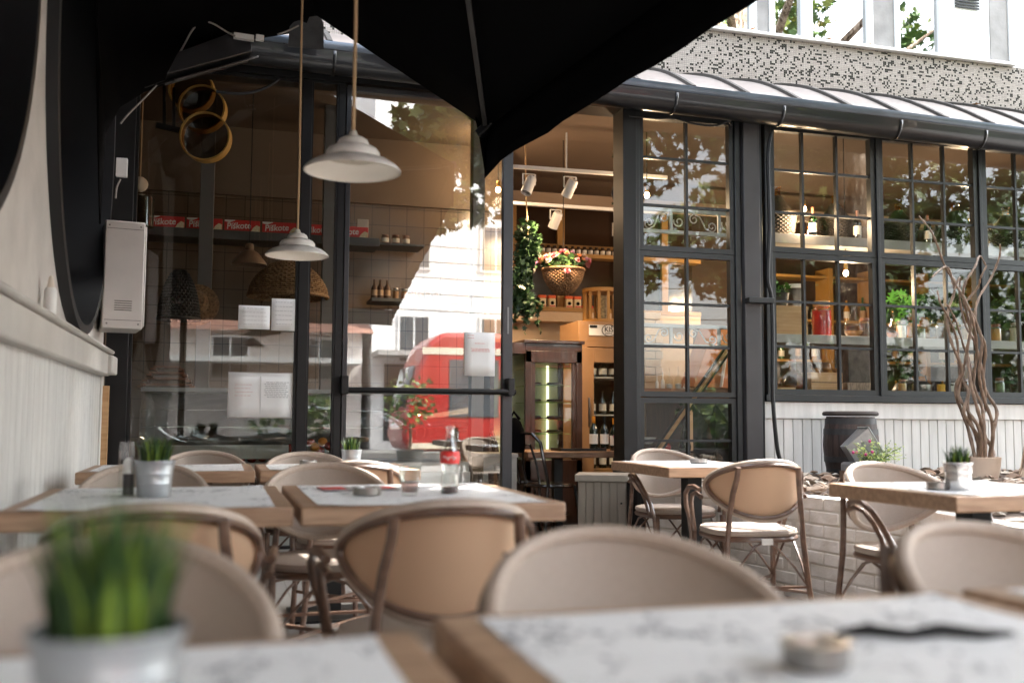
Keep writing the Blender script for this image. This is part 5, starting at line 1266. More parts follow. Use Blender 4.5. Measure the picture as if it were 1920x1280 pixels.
# cake display
x0,x1,y0,y1,z0,z1 = B(985, 1092, 640, 870, 9.0, .60); ck = thing('cake_cabinet', 'dark wood cake display cabinet with lit green glass shelves', 'display cabinet')
xl = x0-.0; zt = z1
mb = MB(); mb.box(x0, x0+.06, y0, y0+.05, 0.02, zt-.09); mb.box(x1-.06, x1, y0, y0+.05, .02, zt-.09); mb.box(x0, x1, y0, y0+.05, zt-.20, zt-.09)
mb.box(x0, x1, y0, y1, zt-.09, zt-.02); mb.box(x0-.02, x1+.02, y0-.02, y1+.02, zt-.02, zt+.01); mb.box(x0, x1, y0, y1, .02, .62); mb.box(x0, x0+.05, y1-.05, y1, .62, zt-.09); mb.box(x1-.05, x1, y1-.05, y1, .62, zt-.09); mb.box(x0+.06, x0+.10, y0+.01, y0+.04, .62, zt-.2); mb.box(x1-.10, x1-.06, y0+.01, y0+.04, .62, zt-.2)
mb.build('frame', OAK2, ck, bevel=.004)
GRN = mat('pale_green_lining', (.50,.53,.34), .5); MB().box(x0+.05, x1-.05, y1-.02, y1-.01, .62, zt-.09).build('back_panel', GRN, ck)
MB().box(x0+.10, x1-.10, y0+.02, y0+.024, .62, zt-.2).build('pane', CLEAR, ck)
for q in (.03, .085): 
    MB().box(x0-.30, x0-.004, y0+.35, y0+.37, .62, zt-.12).build('side_panel', GRN, ck) if q == .03 else None
MB().box(x0-.34, x0-.30, y0, y0+.5, .02, zt-.06).build('side_post', OAK2, ck)
MB().box(x0-.34, x0, y0-.0, y0+.5, zt-.12, zt-.02).build('side_rail', OAK2, ck)
MB().tube([(x1-.17, y1-.06, .7),(x1-.17, y1-.06, zt-.2)], .014, 8).build('light_tube', mat('lit_tube', (1,1,.8), emit=(1,.95,.6), estr=.16), ck)
for i, q in enumerate((692, 724, 755, 786, 812)):
    z = fz(1040, q, 9.3); MB().box(x0+.06, x1-.06, y0+.07, y1-.07, z-.006, z).build('glass_shelf', glassmat('green_edge_glass', refl=.12, tint=(.75,.9,.6)), ck)
    if i in (1,2,3,4):
        for kk, xx in enumerate((.30, .66)):
            t = thing('cake_plate', ['domed cake plate on the second glass shelf','plate of pastries on the third glass shelf','dark cake tray on the fourth glass shelf','white plate of sweets on the lowest glass shelf'][i-1], 'plate', (x0+(x1-x0)*xx, y0+.28, z), 0, ['plates on the second cake shelf','plates on the third cake shelf','trays on the fourth cake shelf','plates on the lowest cake shelf'][i-1])
            MB().lathe([(.0001,0),(.05,.0),(.095,.012),(.097,.015),(.05,.004),(.0001,.004)], 24, cap=False).build('plate', WHITEP if i != 3 else DARK, t)
            MB().lathe([(.0001,.005),(.07,.005),(.07,.03),(.06,.035),(.0001,.035)], 20, cap=False).build('cake', mat('dark_cake', (.06,.03,.02), .6, var=.4, vscale=40), t)
boxthing('orange_box', 'orange packet on the top shelf of the cake cabinet', 'packet', B(1056,1070,672,690,9.25,.06), mat('orange_card', (.8,.22,.03)), dress=lambda t,w_,d_,h_: MB().box(-w_*.3,w_*.3,-.002,0,h_*.3,h_*.6).build('label', CREAMC, t))
# bar table, tray, wine bottles, flowers
x0 = lx(1012,8.25); x1 = lx(1240,8.25); zt = fz(1090,846,8.2); t = thing('bar_table', 'dark wooden table inside the open doorway', 'table', (0,0,0))
MB().box(x0-.12, x1, 8.2, 8.85, zt-.055, zt).build('tabletop', mat('walnut_top', (.24,.13,.07), .4, col2=(.12,.06,.03), vscale=6, stretch=(1,9,9)), t, bevel=.006)
for q in (x0+.25, x1-.3): MB().box(q-.04, q+.04, 8.48, 8.56, .012, zt-.056).build('leg', BLACKM, t)
mb = MB()
t = thing('black_tray', 'black serving tray under the wine bottles', 'tray', ((lx(1085,8.4)), 8.38, zt)); mb.box(-.22,.2,-.14,.14,0,.012); mb.box(-.22,.2,-.14,-.13,.012,.025); mb.box(-.22,-.21,-.13,.14,.012,.025); mb.box(.19,.2,-.13,.14,.012,.025); mb.build('tray_body', BLACKM, t, bevel=.003)
for k, (px, cap, lb) in enumerate(((1113,mat('orange_foil', (.75,.28,.02), .4),'orange-capped wine bottle furthest from the flowers'),(1133,BLACKM,'black-capped wine bottle between the two orange-capped ones'),(1151,mat('orange_foil', (.75,.28,.02), .4),'orange-capped wine bottle next to the pink flowers'),(1158,mat('white_foil', (.7,.7,.68), .4),'white-capped wine bottle half hidden behind the orange cap'))):
    bottle(lx(px,8.45+.12*(k==3)), 8.45+.12*(k==3), zt+.013 if k < 2 else zt, .038, .285, lb, WINEG, cap=cap, labelm=PJ, name='wine_bottle', group='wine bottles on the bar table')
c = Vector((lx(1164,8.35), 8.35, zt)); t = thing('flower_vase', 'small vase of pink flowers at the end of the bar table', 'vase', tuple(c)); MB().lathe([(.0001,0),(.03,0),(.036,.05),(.026,.10),(.03,.12)], 16, cap=False).build('vase_body', SMOKE, t)
m = MB(); f2 = MB(); clump(f2, Vector((0,0,.16)), .07, 50, .02)
for k in range(12): m = MB(); rose(m, Vector((random.gauss(0,.035), random.gauss(0,.03), .17+random.gauss(0,.035))), .02); m.build('rose', FC[0], t, smooth=False)
m = None; f2.build('foliage', [IVY, LEAF], t, smooth=False)
# black bentwood chair inside
def black_chair(x, y, rz, label):
    t = thing('bentwood_chair', label, 'chair', (x, y, .012), rz, 'black bentwood chairs inside')
    BW = mat('black_lacquer', (.012,.010,.010), .22, coat=.4)
    MB().lathe([(.0001,.44),(.20,.44),(.21,.45),(.20,.465),(.17,.468),(.0001,.46)], 28, cap=False).build('seat', BW, t)
    mb = MB(); mb.tube([(-.19,-.16,.45),(-.19,-.20,.62),(-.17,-.23,.80),(-.09,-.25,.87),(.09,-.25,.87),(.17,-.23,.80),(.19,-.20,.62),(.19,-.16,.45)], .014, 8); mb.tube([(-.09,-.17,.45),(-.09,-.21,.64),(-.05,-.24,.78),(.05,-.24,.78),(.09,-.21,.64),(.09,-.17,.45)], .010, 7); mb.build('backrest', BW, t)
    for a, b in ((-1,-1),(1,-1),(-1,1),(1,1)): MB().tube([(a*.15,b*.14,.45),(a*.17,b*.17,.2),(a*.20,b*.21,0)], .014, 8).build('leg', BW, t)
    MB().tube([(.155*math.cos(2*math.pi*q/24), .155*math.sin(2*math.pi*q/24), .22) for q in range(24)], .009, 6, closed=True).build('ring', BW, t)
    return t
black_chair(lx(1035,7.9), 7.95, rad(-70), 'black bentwood chair side-on in the doorway')
black_chair(lx(995,8.2), 8.5, rad(-100), 'darker black bentwood chair tucked behind the first')
# boarded cupboard at the door
c = at(1146,890,Y=6.78); zt = at(1085,892,Y=6.7).z; t = thing('boarded_cupboard', 'pale boarded low cupboard standing at the café doorway', 'cupboard', (c.x, 6.95, 0), rad(-24))
CUP = mat('pale_beige_boards', (.27,.235,.195), .6, var=.1, vscale=6, stretch=(4,4,.5)); mb = MB(); mb.box(-.17, .17, -.13, .2, .0, zt-.05)
for q in range(6): mb.box(-.165+.056*q, -.165+.056*q+.050, -.139, -.131, .02, zt-.052)
mb.build('carcass', CUP, t, bevel=.002); MB().box(-.19, .19, -.16, .22, zt-.049, zt).build('top', CUP, t, bevel=.005); MB().ball((.14,-.146,zt-.2), .007).build('knob', BLACKM, t)

# ================================================================== INSIDE: BEHIND THE PANED WINDOWS
# scroll railings
def scrolls(px0, px1, py0, py1, label, Y=7.55):
    x0,x1,y0,y1,z0,z1 = B(px0, px1, py0, py1, Y, .03); t = thing('scroll_railing', label, 'railing'); h = z1-z0
    IR = mat('white_painted_iron', (.55,.52,.49), .5)
    mb = MB(); mb.box(x0,x1,Y,Y+.03,z1-.03,z1); mb.box(x0,x1,Y,Y+.03,z0,z0+.03)
    n = 5; cw = [0,.30,.46,.80,1.0]; L = x1-x0
    for q in (.005,.30,.46,.80,.99): mb.box(x0+L*q-.012, x0+L*q+.012, Y+.004, Y+.026, z0+.03, z1-.03)
    mb.build('rail', IR, t, bevel=.002); mb = MB()
    def spir(cx, cz, R_, s, a0, tail):
        pts = [(cx+R_*(1-u*.75)*math.cos(a0+s*u*7.5), Y+.015, cz+R_*(1-u*.75)*math.sin(a0+s*u*7.5)) for u in [i/26 for i in range(27)]]
        return pts
    zc = (z0+z1)/2; hh = h/2-.035
    for a, b, f in ((0,.30,-1),(.30,.46,0),(.46,.80,1),(.80,1.,0)):
        xa, xb = x0+L*a+.02, x0+L*b-.02
        if f:
            r_ = hh*.62
            l = spir(xa+r_+.005, zc-f*(-hh+r_), r_, f, math.pi/2*f, 0); r2 = spir(xb-r_-.005, zc+f*(-hh+r_), r_, f, -math.pi/2*f, 0)
            mb.tube(l, .006, 5); mb.tube(r2, .006, 5); mb.tube([l[0], ((l[0][0]*2+r2[0][0])/3, Y+.015, l[0][2]*.85+r2[0][2]*.15), ((l[0][0]+r2[0][0]*2)/3, Y+.015, l[0][2]*.15+r2[0][2]*.85), r2[0]], .006, 5)
        else:
            w_ = (xb-xa)/2; mb.tube(spir(xa+w_, zc, min(w_,hh)*.95, 1, math.pi*.9, 0), .006, 5)
    mb.build('scrolls', IR, t)
scrolls(1204, 1385, 393, 440, 'upper white scrollwork railing behind the door-side panes')
scrolls(1204, 1385, 608, 652, 'lower white scrollwork railing behind the door-side panes')
# easel-like ladder and orange cabinet
t = thing('leaning_ladder', 'wooden rod with black edges leaning behind the door-side panes', 'rod')
a = at(1368,650,Y=7.95); b = at(1222,860,Y=7.6)
MB().bar(b, a, .035, .02).build('pole', PINE, t); off = Vector((-.035,0,.0)); MB().bar(b+off, a+off, .014, .02).build('edge', BLACKM, t); MB().bar(b-off, a-off, .010, .02).build('edge', BLACKM, t)
MB().lathe([(.022,0),(.03,0),(.03,.012),(.022,.012),(.022,0)], 20, Matrix.Translation(a+Vector((.03,-.03,-.03))) @ Matrix.Rotation(rad(90),4,'X'), cap=False).build('ring', STEEL, t)
t = thing('copper_cabinet', 'orange brown slanted bar cabinet behind the scroll railing', 'cabinet'); p0, p1, p2, p3 = at(1300,725,Y=8.4), at(1368,728,Y=8.4), at(1366,612,Y=8.4), at(1338,612,Y=8.4)
mb = MB(); vs = [p0,p1,p2,p3]; mb.add([tuple(v) for v in vs]+[tuple(v+Vector((0,.3,0))) for v in vs], [(0,1,2,3),(7,6,5,4),(0,4,5,1),(1,5,6,2),(2,6,7,3),(3,7,4,0)]); mb.build('body', mat('copper_brown_panel', (.50,.20,.08), .35, var=.15), t, bevel=.006); mb = MB(); mb.bar(at(1352,725,Y=8.38), at(1362,655,Y=8.38), .05, .01); mb.build('white_strip', WHITEP, t)
t = thing('tufted_bench', 'black quilted panel bench behind the lowest door-side panes', 'bench'); x0,x1,y0,y1,z0,z1 = B(1300,1384,756,1010,7.6,.2)
nx, nz = 2, 3; mb = MB(); 
for i in range(nx):
    for j in range(nz):
        xa, xb = x0+(x1-x0)*i/nx, x0+(x1-x0)*(i+1)/nx; a_, b_ = z0+(z1-z0)*j/nz, z0+(z1-z0)*(j+1)/nz
        mb.add([(xa,7.6,a_),(xb,7.6,a_),(xb,7.6,b_),(xa,7.6,b_),((xa+xb)/2,7.52,(a_+b_)/2)], [(0,1,4),(1,2,4),(2,3,4),(3,0,4)])
mb.build('quilted_panel', mat('black_leather', (.02,.02,.022), .3), t, smooth=False); MB().box(x0,x1,7.61,8.2,0.012,.45).build('bench_seat', mat('black_leather', (.02,.02,.022)), t, bevel=.01)
# counter in the W1 view with cruets
x0,x1,y0,y1,z0,z1 = B(1208,1300,728,745,8.5,.4); t = thing('service_counter', 'brown service counter with glass cruets behind the door-side panes', 'counter'); MB().box(x0, x1, 8.5, 8.9, z1-.05, z1).build('top', mat('brown_counter', (.28,.15,.09), .5), t); MB().box(x0+.03, x1-.03, 8.53, 8.87, .012, z1-.051).build('base', OAK2, t)
for k, (px, r, h) in enumerate(((1232,.018,.13),(1243,.022,.16),(1255,.035,.20),(1272,.035,.22),(1283,.016,.05))):
    c = at(px,728,Y=8.6); t = thing('oil_cruet', ['slim salt shaker at the cruet row start','pale shaker second in the cruet row','round glass oil cruet with a thin stopper','second round glass oil cruet, tallest of the row','tiny white cup at the end of the cruet row'][k], 'cruet', (c.x, 8.6, z1), 0, 'cruets on the service counter')
    MB().lathe([(.0001,0),(r*.8,0),(r,h*.2),(r*.8,h*.45),(r*.25,h*.6),(r*.22,h*.9),(.0001,h)], 16, cap=False).build('glass_body', CLEAR if k in (2,3) else WHITEP, t); MB().lathe([(.0001,.003),(r*.75,.004),(r*.9,h*.2),(.0001,h*.25)], 12, cap=False).build('contents', WHITEP, t)
t = thing('tall_glass_vase', 'green glass vase with sprigs behind the lowest door-side panes', 'vase', tuple(at(1284,850,Y=7.9))); MB().lathe([(.0001,0),(.045,0),(.055,.06),(.03,.16),(.02,.30),(.03,.34)], 18, cap=False).build('glass_body', GREENG, t)
mb = MB(); clump(mb, Vector((0,0,.34)), .09, 60, .02, 1.4); mb.build('sprigs', [IVY, LEAF], t, smooth=False)
for k, (px, py, m, lb) in enumerate(((1215,845,'white enamel bowl on the low shelf behind the lowest panes',0),)):
    c = at(px, 832, Y=7.9); t = thing('bowl', m, 'bowl', tuple(c)); MB().lathe([(.0001,0),(.03,0),(.07,.05),(.072,.055),(.065,.05),(.0001,.01)], 22, cap=False).build('bowl_body', WHITEP, t)
c = at(1250,846,Y=7.9); o = MB().ball((0,0,.035), .04, 14, 10).build('red_pepper', APP, None, loc=tuple(c)); tag(o, 'single red pepper behind the lowest door-side panes', 'vegetable')
bbx = B(1205,1298,848,870,7.8,.3); boxthing('low_shelf', 'low brown shelf holding bowl and vase behind the lowest panes', 'shelf', (bbx[0],bbx[1],7.7,8.1,.012,bbx[5]), mat('brown_counter', (.28,.15,.09)), dress=lambda t,w_,d_,h_: MB().box(-w_/2-.01,w_/2+.01,-.01,d_,h_+.001,h_+.015).build('top', OAK2, t))

# long shelves behind the windows
WSH = mat('pale_grey_shelf', (.34,.32,.30), .5, var=.08)
xe = 11.0
zu = fz(1545,442,7.62); t = thing('window_shelf', 'upper pale shelf holding wicker demijohns behind the paned windows', 'shelf'); MB().box(fx(1450,7.62), xe, 7.62, 8.05, zu-.085, zu).build('board', WSH, t, bevel=.003)
zl = fz(1545,628,7.50); t = thing('window_shelf', 'lower pale shelf holding crate and red jar behind the paned windows', 'shelf'); MB().box(fx(1450,7.5), xe, 7.50, 7.95, zl-.075, zl).build('board', WSH, t, bevel=.003)
zs2 = zs+.03; t = thing('window_shelf', 'dark sill shelf at the foot of the paned windows', 'shelf'); MB().box(fx(1450,7.4), xe, 7.32, 8.0, zs-.02, zs2).build('board', OAK2, t, bevel=.003)
MB().box(fx(1435,7.6), xe, 7.32, 7.40, 0, zs-.021).build('panel', OAK2, t)
def demijohn(px, Y, z, R_, H, label, m=WICKD, top=WICKD):
    t = thing('demijohn', label, 'demijohn', (lx(px,Y), Y, z), 0, 'wicker covered demijohns on the upper shelf')
    mb = MB(); n = 22
    for j in range(13):
        z_ = H*.42*j/12; rr = R_*(.80+.2*j/12); mb.tube([((rr+.006*(1 if (q+j)%2 else -1))*math.cos(2*math.pi*q/44), (rr+.006*(1 if (q+j)%2 else -1))*math.sin(2*math.pi*q/44), z_+.01) for q in range(44)], H*.022, 5, closed=True)
    mb.tube([(R_*1.04*math.cos(2*math.pi*q/40), R_*1.04*math.sin(2*math.pi*q/40), H*.44) for q in range(40)], .014, 6, closed=True)
    mb.build('wicker_base', m, t)
    MB().lathe([(R_*.98,H*.43),(R_*.80,H*.52),(R_*.45,H*.68),(R_*.24,H*.80)], 30, cap=False).build('wicker_cover', top, t)
    MB().lathe([(R_*.22,H*.79),(R_*.17,H*.83),(R_*.17,H*.93),(R_*.22,H*.94),(R_*.22,H*.96),(R_*.15,H*.965),(.0001,H*.965)], 20, cap=False).build('neck', AMBG, t)
    for s in (-1,1): MB().tube([(s*R_*1.0,0,H*.42),(s*R_*1.18,0,H*.47),(s*R_*1.15,0,H*.40),(s*R_*.98,0,H*.36)], .009, 6).build('handle', m, t)
    return t
DG = mat('dark_green_cover', (.03,.07,.03), .5, var=.3)
demijohn(1462, 7.85, zu, .155, .47, 'wicker demijohn cut by the post at the start of the upper shelf')
demijohn(1570, 7.85, zu, .155, .43, 'wicker demijohn half behind the mirrored tree trunk')
demijohn(1690, 7.85, zu, .17, .40, 'dark green covered demijohn just right of the middle post', top=DG)
demijohn(1797, 7.85, zu, .185, .44, 'widest wicker demijohn behind the tips of the willow branches', top=DG)
demijohn(1893, 7.85, zu, .17, .44, 'wicker demijohn in the last window at the frame edge')
demijohn(2010, 7.85, zu, .17, .44, 'wicker demijohn beyond the frame edge window')
def bulb(px, py, Y, label, power, glow=14, wire=True, tabled=False):
    c = at(px, py, Y=Y); t = thing('light_bulb', label, 'light bulb', tuple(c), 0, 'warm lit bulbs inside the café')
    MB().ball((0,0,0), .022, 16, 12, 1.2).build('glass_bulb', mat('lit_bulb', (1,.8,.5), emit=(1,.62,.28), estr=glow), t)
    MB().lathe([(.018,.03),(.02,.07),(.01,.085),(.0001,.085)], 14, cap=False).build('socket', mat('brass_socket', (.45,.28,.1), .35, .9), t)
    if wire: MB().tube([(0,0,.08),(0,0,3.55-c.z)], .004, 5).build('wire', BLACKM, t)
    L = bpy.data.lights.new('bulb_light', 'POINT'); L.energy = power*LAMP; L.color = (1,.70,.44); L.shadow_soft_size = .05; lo = bpy.data.objects.new('bulb_light', L); COL.objects.link(lo); lo.location = c+Vector((0,-.0,-.12))
    return t
bulb(1507, 392, 7.62, 'lit bulb between the two wicker demijohns', 60)
bulb(1213, 366, 8.2, 'lit bulb glowing behind the top door-side panes', 30)
bulb(1818, 418, 8.2, 'dim lit bulb behind the widest demijohn', 45)
bulb(1586, 512, 7.72, 'small bulb added above the conical flask to light the jar and crate', 60)  # added to brighten the red jar and pine crate
bulb(934, 356, 8.9, 'lit bulb beside the door edge, mirrored leaves around it', 16)
bulb(1430, 520, 10.2, 'added bulb deep inside, hidden behind the grey pillar', 90)  # extra bulb kept out of sight, brightens the room behind the windows
bulb(212, 300, 8.9, 'added kitchen bulb hidden behind the black corner post', 22)  # fill bulb placed out of sight to light the kitchen
bulb(905, 285, 8.9, 'added bulb hidden behind the parasol tip, high over the kitchen shelf end', 14)  # added lamp tucked out of view, warms the wall behind the door
bottle(lx(1507,7.9), 7.8, zu, .04, .14, 'small amber bottle between the first two demijohns', AMBG)
# lower shelf things
CR = B(1450,1515,573,628,7.56,.3)
def slats(t, w_, d_, h_):
    mb = MB()
    for q in (.33,.66): mb.box(-w_/2, w_/2, -.004, -.001, h_*q-.003, h_*q+.003)
    mb.build('groove', OAK2, t)
boxthing('wooden_crate', 'pale pine crate beside the red jar on the lower shelf', 'crate', CR, PINE, dress=lambda t,w_,d_,h_: MB().box(-w_/2-.004,w_/2+.004,-.006,-.001,h_-.03,h_-.002).build('rim_board', PINE, t))
c = at(1492, 566, Y=7.68); t = thing('steel_pail', 'shiny steel bucket with a white lid on top of the pine crate', 'bucket', (c.x, 7.70, CR[5])); MB().lathe([(.0001,0),(.072,0),(.082,.16),(.086,.165)], 26, cap=False).build('bucket_body', STEEL, t); MB().lathe([(.088,.165),(.085,.20),(.0001,.20)], 26, cap=False).build('lid', WHITEP, t); MB().tube([(.085*math.cos(a_/10*math.pi), -.085*math.sin(a_/10*math.pi)*.6-.03, .155-.08*math.sin(a_/10*math.pi)) for a_ in range(11)], .003, 5).build('handle', STEEL, t)
c = at(1541,628,Y=7.68); jar(c.x, 7.68, zl, .086, .31, 'big square-shouldered jar of bright red preserve', fill=mat('ruby_preserve', (.62,.006,.004), .3, col2=(.40,.003,.003), vscale=10), lid=mat('amber_glass_lid', (.5,.3,.15), .2), name='red_jar', level=.82)
def flask(px, py, Y, R_, H, label, m=CLEAR, name='glass_flask', z=None, fill=None):
    c = at(px, py, Y=Y); t = thing(name, label, 'flask', (c.x, Y, z if z is not None else c.z))
    MB().lathe([(.0001,0),(R_*.6,.003),(R_*.95,H*.14),(R_,H*.25),(R_*.82,H*.42),(R_*.42,H*.60),(R_*.22,H*.72),(R_*.20,H*.97),(R_*.28,H)], 26, cap=False).build('glass_body', m, t)
    MB().lathe([(.0001,.006),(R_*.55,.006),(R_*.9,H*.14),(R_*.93,H*.2),(.0001,H*.2)], 20, cap=False).build('contents', fill or mat('amber_liquid', (.30,.14,.04), .15), t); return t
flask(1601, 628, 7.66, .085, .30, 'conical clear flask before the mirrored tree trunk', z=zl)
flask(1674, 632, 7.66, .055, .26, 'amber bottle at the post in the second window', m=AMBG, z=zl)
flask(1790, 632, 7.66, .06, .22, 'amber tinted flask behind the willow branches', m=AMBG, z=zl)
flask(1745, 632, 7.80, .05, .20, 'small clear flask left of the willow branches on the lower shelf', z=zl)
# sill things
flask(1487, 712, 7.62, .14, .29, 'large round glass demijohn with amber glow at the window foot', m=AMBG, z=zs2, name='round_demijohn')
CR2 = B(1521,1580,698,727,7.45,.22); CR2 = (CR2[0],CR2[1],7.45,7.67,zs2,CR2[5]); boxthing('small_crate', 'small pine crate carrying clear flasks at the window foot', 'crate', CR2, PINE, dress=lambda t,w_,d_,h_: MB().box(-w_/2,w_/2,-.003,-.0008,h_*.48,h_*.52).build('gap', OAK2, t))
for k, px in enumerate((1530, 1549, 1568)): flask(px, 698, 7.54, .042, .20, ['first','middle','last'][k]+' slim-necked clear flask on the small pine crate', z=CR2[5])
boxthing('dark_case', 'dark box with pale edge at the foot of the first big window', 'box', (lx(1590,7.5),lx(1636,7.5),7.5,7.7,zs2+.09,fz(1610,655,7.5)), mat('dark_case_card', (.03,.02,.015), .5), dress=lambda t,w_,d_,h_: MB().box(-w_/2-.02,w_/2+.03,-.01,d_,-.09,-.001).build('stand', mat('rustic_bark_board', (.4,.28,.2), .8, var=.5, vscale=20, stretch=(3,1,1)), t))
boxthing('small_case_base', 'orange cut board at the foot of the round demijohn', 'board', (lx(1456,7.45),lx(1485,7.45),7.4,7.5,zs2,zs2+.035), PINE, dress=lambda t,w_,d_,h_: MB().box(-w_/2-.004,w_/2+.004,-.005,-.001,0,.008).build('edge', OAK2, t))
def pplant(px, Y, z, R_, n, label, r=.05, m=None, sq=.8, hh=.3):
    t = thing('potted_plant', label, 'plant', (lx(px,Y), Y, z)); MB().lathe([(.0001,0),(.05,0),(.065,.10),(.068,.11),(.06,.10),(.0001,.095)], 20, cap=False).build('pot', mat('dark_plant_pot', (.08,.07,.06), .6), t)
    mb = MB()
    for k in range(12):
        a = 2*math.pi*k/12; mb.tube([(0,0,.1),(R_*.5*math.cos(a),R_*.3*math.sin(a),hh),(R_*math.cos(a),R_*.5*math.sin(a),hh*random.uniform(.6,1.3))], .003, 4, cap=False)
    clump(mb, Vector((0,0,hh)), R_, n, r, sq); mb.build('leaves', [m or LEAF, IVY], t, smooth=False); return t
GL2 = mat('bright_green_leaf', (.06,.22,.03), .4)
pplant(1697, 7.75, zl, .22, 110, 'bright green leafy plant in the second window', .06, GL2, .7, .28)
pplant(1775, 7.8, zl, .24, 130, 'dark leafy plant behind the willow branches', .05, IVY, .6, .34)
pplant(1885, 7.7, zl, .20, 90, 'long leaved plant in the last window', .06, LEAF, .8, .28)
pplant(1466, 7.62, CR[5], .07, 26, 'thin green sprig beside the steel bucket', .035, GL2, 1.2, .14)
pplant(1905, 7.6, zs2, .13, 80, 'round dark bush at the foot of the last window', .03, IVY, 1., .16)
pplant(1700, 7.9, zs2, .12, 30, 'spiky dark plant at the foot of the second window', .04, IVY, 1.4, .24)
t = thing('kettle', 'shiny steel kettle on its side at the foot of the second window', 'kettle', (lx(1726,7.5), 7.5, zs2)); MB().lathe([(.0001,0),(.07,0),(.085,.03),(.08,.08),(.04,.11),(.0001,.115)], 26, cap=False).build('kettle_body', STEEL, t); MB().tube([(-.06,0,.08),(-.05,0,.16),(.04,0,.16),(.06,0,.08)], .007, 6).build('handle', BLACKM, t); MB().tube([(.07,0,.04),(.11,0,.08),(.13,0,.10)], [.016,.012,.008], 8).build('spout', STEEL, t)
t = thing('yellow_cup', 'yellow enamel mug at the foot of the second window', 'mug', (lx(1762,7.45), 7.45, zs2)); MB().lathe([(.0001,0),(.034,0),(.036,.085),(.033,.085),(.031,.005),(.0001,.005)], 22, cap=False).build('mug_body', mat('yellow_enamel', (.75,.42,.03), .35), t); MB().tube([(.035,0,.07),(.055,0,.065),(.055,0,.03),(.035,0,.02)], .005, 6).build('handle', mat('yellow_enamel', (.75,.42,.03)), t)
jar(lx(1782,7.45), 7.45, zs2, .035, .10, 'small clear jar of white stones next to the yellow mug', fill=WHITEP, lid=STEEL)
t = thing('dark_hat_box', 'dark domed bread bin at the foot of the second window', 'bread bin', (lx(1702,7.75), 7.72, zs2)); MB().lathe([(.0001,.0),(.16,.0),(.17,.03),(.13,.10),(.06,.13),(.0001,.135)], 26, cap=False).build('bin_body', OAK2, t); MB().ball((0,0,.145), .015).build('knob', STEEL, t)
# bar seen deep behind windows: dark back shelving with glints, cream pieces
t = thing('rear_shelving', 'ochre and dark rear shelving deep inside behind the big windows', 'shelving')
mb = MB()
for px in (1452, 1560, 1640, 1740, 1840): x = lx(px, 11.0); mb.box(x-.03, x+.03, 11.0, 11.3, .012, 2.9)
mb.build('upright', OCHRE, t)
for z in (1.2, 1.75, 2.25, 2.8): MB().box(lx(1400,11.), lx(1900,11.), 11.02, 11.3, z-.03, z).build('board', OCHRE, t)
random.seed(33)
BMs = [DB, WINEG, mat('golden_drink', (.45,.22,.04), .15), mat('green_bottle_solid', (.03,.09,.03), .1)]
lab = ['brown','near black','golden','green']
for zi, z in enumerate((1.2, 1.75, 2.25)):
    for k in range(16):
        x = lx(1410,11.)+k*(lx(1890,11.)-lx(1410,11.))/16; q = random.randrange(4); h = random.uniform(.22,.32); t = thing('bar_bottle', lab[q]+' bottle among those on the '+['lowest','middle','upper'][zi]+' rear bar shelf', 'bottle', (x, 11.12, z), 0, lab[q]+' bottles on the '+['lowest','middle','upper'][zi]+' rear bar shelf')
        MB().lathe([(.0001,0),(.036,0),(.037,h*.55),(.014,h*.76),(.013,h),(.0001,h)], 12, cap=False).build('glass_body', BMs[q], t); MB().lathe([(.0375,h*.16),(.0378,h*.46)], 12, cap=False).build('label', [PJ, mat('tan_label', (.4,.25,.15))][k % 2], t)

hg = thing('added_kerb_hedge', 'long hedge added along the kerb to darken the reflection low in the paned windows', 'hedge', (14.5, -5.6, 0))  # hedge put in only to give the lower panes a dark reflection
mb = MB(); random.seed(44)
for k in range(150): clump(mb, Vector((random.uniform(-4.6,5), random.uniform(-.3,.3), random.uniform(.2,1.75))), .3, 26, .07, 1.)
mb.build('foliage', [IVY, LEAF], hg, smooth=False)

random.seed(77)
LFO = mat('orange_fallen_leaf', (.50,.22,.03), .7, col2=(.30,.10,.02), vscale=20)
for k, (px, py, Y, z) in enumerate(((1412,50,MY-.03,4.645),(1556,72,MY-.03,4.645),(1632,84,MY-.02,4.645),(1495,60,MY-.02,4.645),(1462,236,6.93,None),(1832,196,7.9,None),(1700,215,7.0,None))):
    p = at(px, py, Y=Y); zz = z if z else (3.56-.0185*(p.x-.5) if Y < 7.5 else 4.02)
    m = MB(); leaf(m, Vector((0,0,0)), .05); m.v = [(x, y, abs(v_)*.35) for x, y, v_ in m.v]
    tag(m.build('fallen_leaf', LFO, None, loc=(p.x, Y, zz), smooth=False), ['orange leaf on the white sill nearest the parasol','orange leaf on the white sill below the third upper pane','small orange leaf on the white sill by the grey pier','orange leaf on the white sill between the first two','dry leaf caught on the gutter edge over the grey pillar','dry leaf on the pale roof near the frame edge','dry leaf in the gutter above the willow branches'][k], 'leaf', 'fallen leaves on sill and roof')
x = at(1222,198,Y=7.12).x
t = thing('heater_bar', 'glowing orange heater bar under the gutter beside the doorway', 'heater', (x, 7.04, ZT+.005))
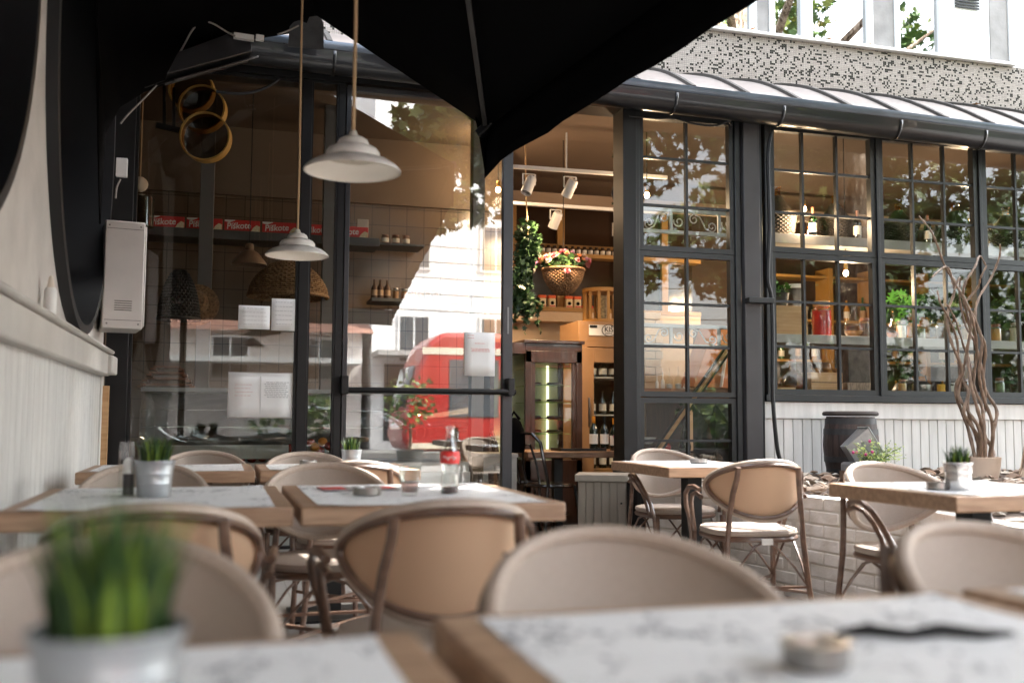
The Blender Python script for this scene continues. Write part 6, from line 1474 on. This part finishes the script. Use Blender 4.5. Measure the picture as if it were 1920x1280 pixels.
MB().box(-.10, .10, -.012, .012, 0, .014).build('glowing_rod', mat('glowing_rod', (1,.3,.1), emit=(1,.18,.04), estr=.35), t); MB().box(-.12, .12, -.02, .02, .015, .03).build('housing', BLACKM, t)

# more clutter on the window shelves
random.seed(91)
HON = mat('honey_fill', (.55,.26,.05), .3); PKL = mat('green_pickles', (.10,.14,.03), .5, var=.5, vscale=30); BEAN = mat('dark_beans', (.10,.04,.02), .5, var=.5, vscale=60); RICE = mat('white_beans', (.7,.66,.58), .6, var=.2, vscale=70)
for px, r, h, m, z, Y, lb in (
  (1622,.045,.17,BEAN,zl,7.62,'jar of dark beans near the middle post on the lower shelf'),(1638,.035,.12,HON,zl,7.75,'small honey jar pressed against the middle post'),
  (1690,.045,.16,RICE,zl,7.62,'jar of white beans under the bright green plant'),(1709,.04,.20,HON,zl,7.66,'tall honey jar right of the bright green plant'),(1726,.045,.13,PKL,zl,7.60,'squat jar of green pickles on the lower shelf'),
  (1765,.04,.17,BEAN,zl,7.62,'jar of dark beans directly left of the willow branches'),(1812,.045,.15,HON,zl,7.62,'honey jar seen between the willow branches'),(1832,.04,.19,PKL,zl,7.66,'tall pickle jar by the narrow window post'),
  (1868,.045,.16,HON,zl,7.62,'honey jar first in the last window'),(1903,.045,.18,RICE,zl,7.62,'jar of white beans at the edge of the last window'),
  (1600,.04,.15,PKL,zs2,7.75,'pickle jar behind the dark box at the window foot'),(1690,.035,.12,HON,zs2,7.42,'small honey jar at the foot of the second window'),(1806,.04,.14,BEAN,zs2,7.45,'bean jar at the window foot behind the willow branches'),(1826,.035,.11,HON,zs2,7.45,'little honey jar at the window foot by the narrow post'),(1872,.04,.15,PKL,zs2,7.5,'pickle jar at the foot of the last window')):
    jar(lx(px,Y), Y, z, r, h, lb, fill=m, lid=LIDR if m is not RICE else STEEL, group='preserve jars on the window shelves')
for px, lb in ((1528,'slim green bottle left of the second demijohn'),(1612,'green bottle right of the second demijohn'),(1745,'green bottle between the green covered and widest demijohns'),(1848,'green bottle behind the narrow post on the upper shelf')):
    bottle(lx(px,7.7), 7.7, zu, .035, .26, lb, GREENG, cap=LIDR, labelm=PJ, group='green bottles on the upper window shelf')
